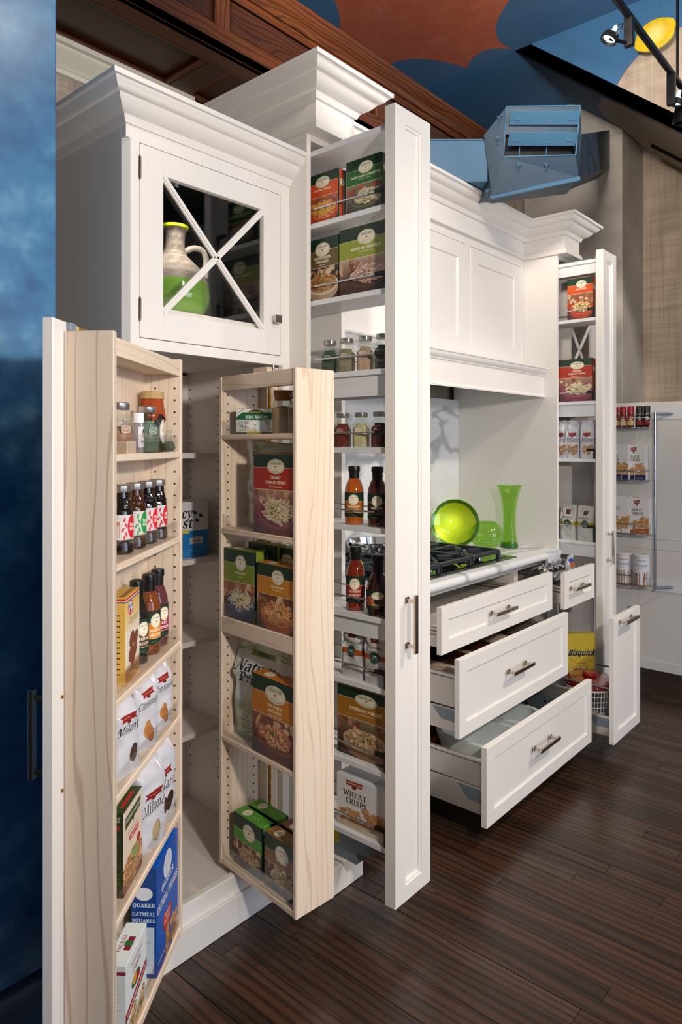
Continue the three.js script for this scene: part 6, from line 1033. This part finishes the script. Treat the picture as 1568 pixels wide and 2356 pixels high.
{
  const t = thing('glass_plate', 'round lime green metallic glass plate standing at the back of the worktop', 'plate', [3.105, 0.8688, -1.915], Math.atan2(-0.82, 0.57));
  const p = []; for (let i = 0; i <= 20; i++) { const k = i / 20; p.push([0.122 * k, 0.03 * Math.pow(k, 2.4)]); }
  for (let i = 20; i >= 0; i--) { const k = i / 20; p.push([0.122 * k, 0.03 * Math.pow(k, 2.4) - 0.004]); }
  const g = lathe(p, 56, 0.9); g.rotateX(Math.PI / 2); g.rotateX(-0.2); g.translate(0, 0.1205, 0);
  mesh('plate_body', g, phy({ color: 0xbcd604, roughness: 0.42, metalness: 0.5, clearcoat: 1, clearcoatRoughness: 0.03 }), t);
  { const q = []; for (const k of [0.86, 0.9, 0.95, 1]) q.push([0.1222 * k, 0.03 * Math.pow(k, 2.4) + 0.0007]); const r = lathe([...q, [0.1235, 0.0305], [0.1235, 0.026]], 56, 0.9); r.rotateX(Math.PI / 2 - 0.2); r.translate(0, 0.1205, 0); mesh('rim', r, phy({ color: 0x4c7a0a, roughness: 0.3, metalness: 0.4, clearcoat: 1 }), t, 'darker green rim'); }
  mesh('plate_stand', [tube([[-0.04, 0.004, 0.04], [-0.04, 0.004, -0.02], [-0.02, 0.12, -0.055], [0.02, 0.12, -0.055], [0.04, 0.004, -0.02], [0.04, 0.004, 0.04]], 0.002)], M.blackMetal, t);
}
const greenGlass = phy({ color: 0xcfee9c, roughness: 0.02, transmission: 1, thickness: 0, ior: 1.5, side: THREE.DoubleSide });
const ribbed = (prof, ribs, depth) => { const n = ribs * 4, P = []; for (let j = 0; j + 1 < prof.length; j++) for (let i = 0; i < n; i++) { const at = (k, q) => { const t = q / n * 6.28318, r = prof[k][0] * (1 + depth * Math.cos(t * ribs)); return [Math.cos(t) * r, prof[k][1], Math.sin(t) * r]; }; const a = at(j, i), b = at(j, i + 1), c = at(j + 1, i + 1), d = at(j + 1, i); P.push(...a, ...d, ...c, ...a, ...c, ...b); } return toCreasedNormals(tris(P), 1.2); };
{
  const t = thing('globe_vase', 'small ribbed green glass globe vase in front of the plate', 'vase', [3.13, 0.8688, -1.745]);
  const p = []; for (let i = 0; i <= 18; i++) { const a = -1.18 + (i / 18) * 2.15; p.push([0.079 * Math.cos(a), 0.073 + 0.079 * Math.sin(a)]); }
  mesh('vase_body', ribbed(p, 22, 0.012), greenGlass, t); mesh('vase_foot', lathe([[0, 0.0], [0.03, 0], [0.032, 0.004], [0.024, 0.009], [0, 0.01]]), phy({ color: 0x5aa02c, roughness: 0.05, transmission: 0.6, thickness: 0 }), t);
  mesh('rim', new THREE.TorusGeometry(0.0445, 0.002, 8, 40).rotateX(Math.PI / 2).translate(0, 0.138, 0), greenGlass, t);
}
{
  const t = thing('trumpet_vase', 'tall waisted green glass vase at the right of the worktop', 'vase', [3.285, 0.8688, -1.7]);
  const p = []; for (let i = 0; i <= 24; i++) { const k = i / 24, r = 0.031 + 0.014 * Math.pow(1 - Math.min(1, k / 0.42), 2) * (k < 0.42 ? 1 : 0) + (k > 0.42 ? 0.031 * Math.pow((k - 0.42) / 0.58, 2.2) : 0); p.push([r, 0.002 + k * 0.315]); }
  mesh('vase_body', ribbed(p, 20, 0.014), greenGlass, t); mesh('vase_foot', lathe([[0, 0], [0.045, 0], [0.0455, 0.012], [0.04, 0.024], [0, 0.022]]), phy({ color: 0x4f9a2c, roughness: 0.05, transmission: 0.6, thickness: 0 }), t);
  mesh('rim', new THREE.TorusGeometry(0.062, 0.0018, 8, 40).rotateX(Math.PI / 2).translate(0, 0.317, 0), greenGlass, t);
}
// ------------------------------------------------------------------ what is in the drawers
{
  const dz = -1.296, y = 0.411;
  for (let i = 0; i < 9; i++) { const x = 2.2 + i * 0.087; tag(mesh('cutting_board', [box(x, x + 0.022 + (i % 3) * 0.006, y, y + 0.12 + (i % 2) * 0.018, dz - 0.38, dz - 0.04, { b: 0.003, g: 'z', off: [i * 0.3, i * 0.7] })], i % 3 === 1 ? M.maple : i % 3 === 0 ? M.oakDark : M.oak), 'wooden board standing on edge in a row in the middle drawer', 'cutting board', 'wooden boards in the middle drawer'); }
  const z = -1.19;
  const dish = (label, x, zc, w, d, h, mat, turn = 0) => {
    const g = [], n = 48, P = [], rs = [[0.72, 0], [0.9, 0.06], [0.97, 0.7], [1.06, 0.94], [1.06, 1], [0.93, 1], [0.88, 0.2], [0.8, 0.12], [0, 0.12]];
    for (let j = 0; j + 1 < rs.length; j++) for (let i = 0; i < n; i++) { const at = (k, q) => { const t = q / n * 6.28318; return [sgp(Math.cos(t), 0.55) * w / 2 * rs[k][0], rs[k][1] * h, sgp(Math.sin(t), 0.55) * d / 2 * rs[k][0]]; }; const a = at(j, i), b = at(j, i + 1), c = at(j + 1, i + 1), e = at(j + 1, i); P.push(...a, ...e, ...c, ...a, ...c, ...b); }
    const m = mesh('baking_dish', toCreasedNormals(tris(P), 0.8), mat); m.position.set(x, 0.1568, zc); m.rotation.y = turn; tag(m, label, 'dish');
  };
  const enamel = phy({ color: 0xd9e2e4, roughness: 0.15, clearcoat: 1 }), redEnamel = phy({ color: 0x6a1014, roughness: 0.15, clearcoat: 1 });
  dish('large white baking dish in the open bottom drawer', 2.38, z - 0.17, 0.24, 0.28, 0.14, enamel); dish('white baking dish farther right in the bottom drawer', 2.635, z - 0.2, 0.2, 0.26, 0.14, enamel, 0.1); dish('dark red baking dish at the back left of the bottom drawer', 2.28, z - 0.36, 0.2, 0.12, 0.12, redEnamel);
  const t = thing('peg_board', 'grey peg board insert with dark slots in the bottom drawer', 'organizer', [2.84, 0.157, z - 0.2]);
  mesh('board', box(-0.09, 0.14, 0, 0.008, -0.2, 0.17, { b: 0.001 }), M.slide, t); mesh('board', box(0.125, 0.135, 0.008, 0.12, -0.2, 0.17, { b: 0.001 }), M.slide, t);
  mesh('slot', [...Array(12)].map((_, i) => rz(cyl(0.007, 0.007, 0.002, 10), Math.PI / 2).translate(0.1255, 0.03 + (i % 3) * 0.03, -0.15 + Math.floor(i / 3) * 0.09)), M.black, t); for (const [x, zz] of [[-0.05, 0.1], [-0.02, -0.12]]) mesh('peg', mv(cyl(0.008, 0.008, 0.11, 10), x, 0.008, zz), M.slide, t);
}
for (let i = 0; i < 8; i++) {   // spice jars lying in the small drawer, lids towards the room
  const r = i % 2, k = Math.floor(i / 2), t = thing('drawer_spice_jar', r ? 'chrome lidded jar lying in the front row of the small drawer' : 'chrome lidded jar lying in the back row of the small drawer', 'jar', [3.09 + k * 0.058, 0.785 + (r ? -0.006 : 0.02), -1.36 - (1 - r) * 0.075], 0, r ? 'front row of jars in the small drawer' : 'back row of jars in the small drawer');
  const tilt = (g) => g.rotateX(1.0); mesh('lid', tilt(mv(lathe([[0, 0], [0.022, 0], [0.022, 0.024], [0.02, 0.027], [0, 0.027]]), 0, 0, 0)), M.chrome, t); mesh('jar_body', tilt(mv(lathe([[0, -0.075], [0.02, -0.075], [0.021, -0.07], [0.021, 0], [0, 0]]), 0, 0, 0)), phy({ color: 0x2a2623, roughness: 0.1, clearcoat: 1 }), t);
}
pack('snack_packet', 'white packet with blue and orange print in the small open drawer', 'packet', [3.335, 0.72, -1.40], 0.15, bag(0.1, 0.13, 0.03, { front: (c, w, h) => { solid('#e6e8ec')(c, w, h); c.fillStyle = '#2a48a0'; c.fillRect(w * 0.1, h * 0.1, w * 0.8, h * 0.2); c.fillStyle = '#e0681c'; c.beginPath(); c.ellipse(w / 2, h * 0.34, w * 0.42, h * 0.1, 0, 0, 7); c.fill(); fauxLines(c, w * 0.2, h * 0.6, w * 0.6, 5, h * 0.06, '#8a93a0'); }, seed: 33 }));
pack('snack_packet', 'plain white packet behind the blue and orange packet', 'packet', [3.30, 0.73, -1.47], -0.1, bag(0.13, 0.14, 0.03, { front: (c, w, h) => { solid('#dfe1e6')(c, w, h); fauxLines(c, w * 0.2, h * 0.3, w * 0.6, 6, h * 0.08, '#7a7f8a'); }, seed: 35 }));
pack('pancake_mix_box', 'yellow pancake mix box at the back of the low pull-out', 'box', [3.297, 0.2405, -1.335], -0.85, carton(0.135, 0.25, 0.045, { front: (c, w, h) => { const g = c.createLinearGradient(0, 0, 0, h); g.addColorStop(0, '#c9b43c'); g.addColorStop(0.55, '#d8c04a'); g.addColorStop(1, '#b08a3a'); c.fillStyle = g; c.fillRect(0, 0, w, h); c.strokeStyle = '#b0481c'; c.lineWidth = 3; c.beginPath(); c.ellipse(w / 2, h * 0.42, w * 0.45, h * 0.14, 0, 0.2, 2.9); c.stroke(); text(c, 'Bisquick', w / 2, h * 0.36, h * 0.16, '#1a2340', { w: 'bold italic', skew: -0.2, max: w * 0.94, stroke: '#3a64a8', lw: 2 }); food(c, w * 0.5, h * 0.78, w * 0.5, h * 0.18, ['#e8dcc0', '#c8a070'], [[222, 150, 70], [150, 60, 40]], 'grain', 80); }, side: solid('#b9a23a'), top: solid('#a8983a') }));
{
  const t = thing('salad_spinner', 'salad spinner with glossy red lid and white basket in the low pull-out', 'salad spinner', [3.165, 0.1475, -1.235]);
  const R = 0.108; mesh('lid', lathe([[0, 0.158], [R * 1.02, 0.158], [R * 1.05, 0.166], [R, 0.182], [R * 0.5, 0.192], [0, 0.194]], 40, 0.6), phy({ color: 0x8a0f14, roughness: 0.12, clearcoat: 1 }), t); mesh('knob', mv(lathe([[0, 0], [0.03, 0], [0.034, 0.01], [0.03, 0.022], [0, 0.026]]), 0, 0.19, 0), phy({ color: 0xa3141a, roughness: 0.15, clearcoat: 1 }), t);
  const gs = [], n = 44, rr0 = (k) => R * (0.78 + 0.2 * Math.sqrt(k)); for (let i = 0; i < n; i++) { const a = i / n * 6.28318; gs.push(bar([Math.cos(a) * rr0(0), 0.006, Math.sin(a) * rr0(0)], [Math.cos(a) * rr0(0.4), 0.062, Math.sin(a) * rr0(0.4)], 0.004, 0.003), bar([Math.cos(a) * rr0(0.4), 0.062, Math.sin(a) * rr0(0.4)], [Math.cos(a) * rr0(1), 0.15, Math.sin(a) * rr0(1)], 0.004, 0.003)); }
  for (let k = 0; k <= 6; k++) gs.push(new THREE.TorusGeometry(rr0(k / 6), k === 6 ? 0.005 : 0.002, 6, 44).rotateX(Math.PI / 2).translate(0, 0.005 + k / 6 * 0.147, 0)); gs.push(cyl(rr0(0), rr0(0), 0.005, 40));
  mesh('basket', gs, M.whitePlastic, t);
}
// ------------------------------------------------------------------ painted ventilation duct over the hood
{
  const t = thing('air_duct', 'blue painted metal air duct with open louvred outlet above the hood', 'duct', [2.713, 2.636, -1.527], YAW + Math.PI / 2 - Math.PI * 0.5 + 0);   // local x runs along the duct
  t.rotation.y = -Math.atan2(0.756, 0.655); t.scale.setScalar(0.91);                                // local x = to the right as the camera sees it, local z = towards the camera
  const sk = (P) => P, L = [];
  mesh('duct_arm', box(-0.3, 0.02, -0.1, 0.1, -0.12, 0.0, { b: 0.003 }), M.ductBlueLight, t); mesh('duct_lip', box(-0.3, 0, 0.096, 0.103, -0.002, 0.006), M.ductBlueLight, t); mesh('duct_lip', box(-0.3, 0, -0.103, -0.096, -0.002, 0.006), M.ductBlueLight, t);
  // box: back ring to front ring (tapering out towards the room)
  const B = [[0.0, 0.11, -0.22], [0.47, 0.13, -0.22], [0.47, -0.08, -0.22], [0.0, -0.14, -0.22]], F = [[0.105, 0.25, 0.02], [0.457, 0.254, 0.02], [0.424, 0.007, 0.05], [0.084, -0.001, 0.05]], G = [[0.0, 0.12, 0.005], [0.47, 0.14, 0.0], [0.455, -0.08, 0.0], [0.035, -0.172, 0.02]];
  const q = (a, b, c, d) => tris([...a, ...b, ...c, ...a, ...c, ...d]);
  mesh('outlet_box', [q(G[0], G[3], F[3], F[0]), q(F[0], F[1], G[1], G[0]), q(F[1], F[2], G[2], G[1]), q(F[3], G[3], G[2], F[2]), q(B[0], B[3], G[3], G[0]), q(B[0], G[0], G[1], B[1]), q(B[1], G[1], G[2], B[2]), q(B[3], B[2], G[2], G[3])], M.ductBlue, t);
  mesh('outlet_frame', [bar(F[0], F[1], 0.006, 0.006), bar(F[1], F[2], 0.006, 0.006), bar(F[2], F[3], 0.006, 0.006), bar(F[3], F[0], 0.006, 0.006)], M.ductBlueLight, t);
  mesh('shade_sheet', q([0.1, 0.245, -0.035], [0.455, 0.25, -0.035], [0.425, 0.012, -0.02], [0.086, 0.003, -0.02]), M.black, t);  // black sheet stands in for the shade inside the outlet
  for (const x of [0.17, 0.3]) mesh('divider', box(x, x + 0.003, 0.01, 0.24, -0.03, 0.005, { b: 0 }), M.ductBlueLight, t);
  for (const [y, x0, x1] of [[0.185, 0.115, 0.445], [0.085, 0.108, 0.43]]) { const v = part('louvre', t, [0, y, 0.045]); v.rotation.x = 0.75; mesh('louvre_blade', box(x0, x1, -0.031, 0.031, -0.002, 0.002, { b: 0.001 }), M.ductBlueLight, v); mesh('louvre_clip', [box(x0 + 0.02, x0 + 0.05, -0.012, 0.0, 0.002, 0.006), box(x1 - 0.05, x1 - 0.02, -0.012, 0.0, 0.002, 0.006)], M.ductBlueLight, v); }
  for (const [x, y, z] of [[0.155, -0.045, 0.052], [0.29, -0.04, 0.04], [0.012, -0.16, 0.03], [0.07, 0.19, 0.03], [0.06, 0.085, 0.04]]) mesh('wing_nut', [mv(new THREE.SphereGeometry(0.006, 8, 6), x, y, z), bar([x - 0.012, y + 0.006, z + 0.002], [x + 0.012, y + 0.01, z + 0.002], 0.004, 0.006), rod([x, y - 0.004, z - 0.006], [x - 0.004, y - 0.022, z + 0.002], 0.002)], M.ductBlueLight, t);
  mesh('box_lip', [bar([0.03, -0.18, 0.01], [0.462, -0.085, 0.0], 0.02, 0.012)], M.ductBlueLight, t);
  // arm into the broken plaster of the pilaster
  const A0 = [[0.455, 0.133, -0.02], [0.455, -0.075, -0.02], [0.455, -0.075, -0.2], [0.455, 0.133, -0.2]];
  const d = new THREE.Vector3(4.345, 3.2, -1.60).sub(new THREE.Vector3(2.713, 2.636, -1.527)).divideScalar(0.91), ca = t.rotation.y, ex = new THREE.Vector3(Math.cos(ca), 0, -Math.sin(ca)), ez = new THREE.Vector3(Math.sin(ca), 0, Math.cos(ca)), lx = d.dot(ex), lz = d.dot(ez), ly = d.y;
  const A1 = A0.map(([x, y, z]) => [lx, ly + y * 1.2 - 0.035, lz + (z + 0.1) * 1.0]);
  mesh('duct_arm', [0, 1, 2, 3].map((i) => q(A0[i], A0[(i + 1) % 4], A1[(i + 1) % 4], A1[i])), M.ductBlue, t);
}
{
  const sh = new THREE.Shape(); const pts = []; for (let i = 0; i < 40; i++) { const a = i / 40 * 6.28318, nib = 0.014 * (Math.exp(-Math.pow((a - 3.5) * 3, 2)) + Math.exp(-Math.pow((a - 0.35) * 3, 2))); const r = 1 + nib * 8; pts.push(new THREE.Vector2(Math.cos(a) * 0.085 * r, Math.sin(a) * 0.068 * r)); }
  sh.setFromPoints(pts); const g = new THREE.ExtrudeGeometry(sh, { depth: 0.012, bevelEnabled: true, bevelSize: 0.003, bevelThickness: 0.003, bevelSegments: 2, curveSegments: 8 });
  const u = g.attributes.uv, p = g.attributes.position; const pr = print(0.2, 0.16, (c, w, h) => { solid('#cfae1c')(c, w, h); for (let i = 0; i < 90; i++) ell(c, w * rr(0, 1), h * rr(0, 1), w * 0.06, h * 0.05, i % 4 ? 'rgba(222,190,40,.25)' : 'rgba(150,150,40,.18)', rr(0, 3)); for (let i = 10; i > 0; i--) ell(c, w * 0.52, h * 0.5, w * 0.028 * i, h * 0.034 * i, 'rgba(228,214,150,.16)'); });
  for (let i = 0; i < u.count; i++) u.setXY(i, ...pr.at(clamp01(p.getX(i) / 0.2 + 0.5), clamp01(p.getY(i) / 0.16 + 0.5)));
  const t = thing('lemon_ornament', 'yellow lemon shaped wall ornament standing off the blue stair side', 'ornament', [3.452, 3.32, -1.035], TC);
  mesh('lemon_disc', rz(g, 0.12), printMat(pr.id, 'card'), t); mesh('wall_peg', rod([0, 0, 0.0], [0, 0, -0.066], 0.006), M.black, t);
}
for (const s of sheets) if (s.t) s.t.needsUpdate = true;
renderer.render(scene, camera);
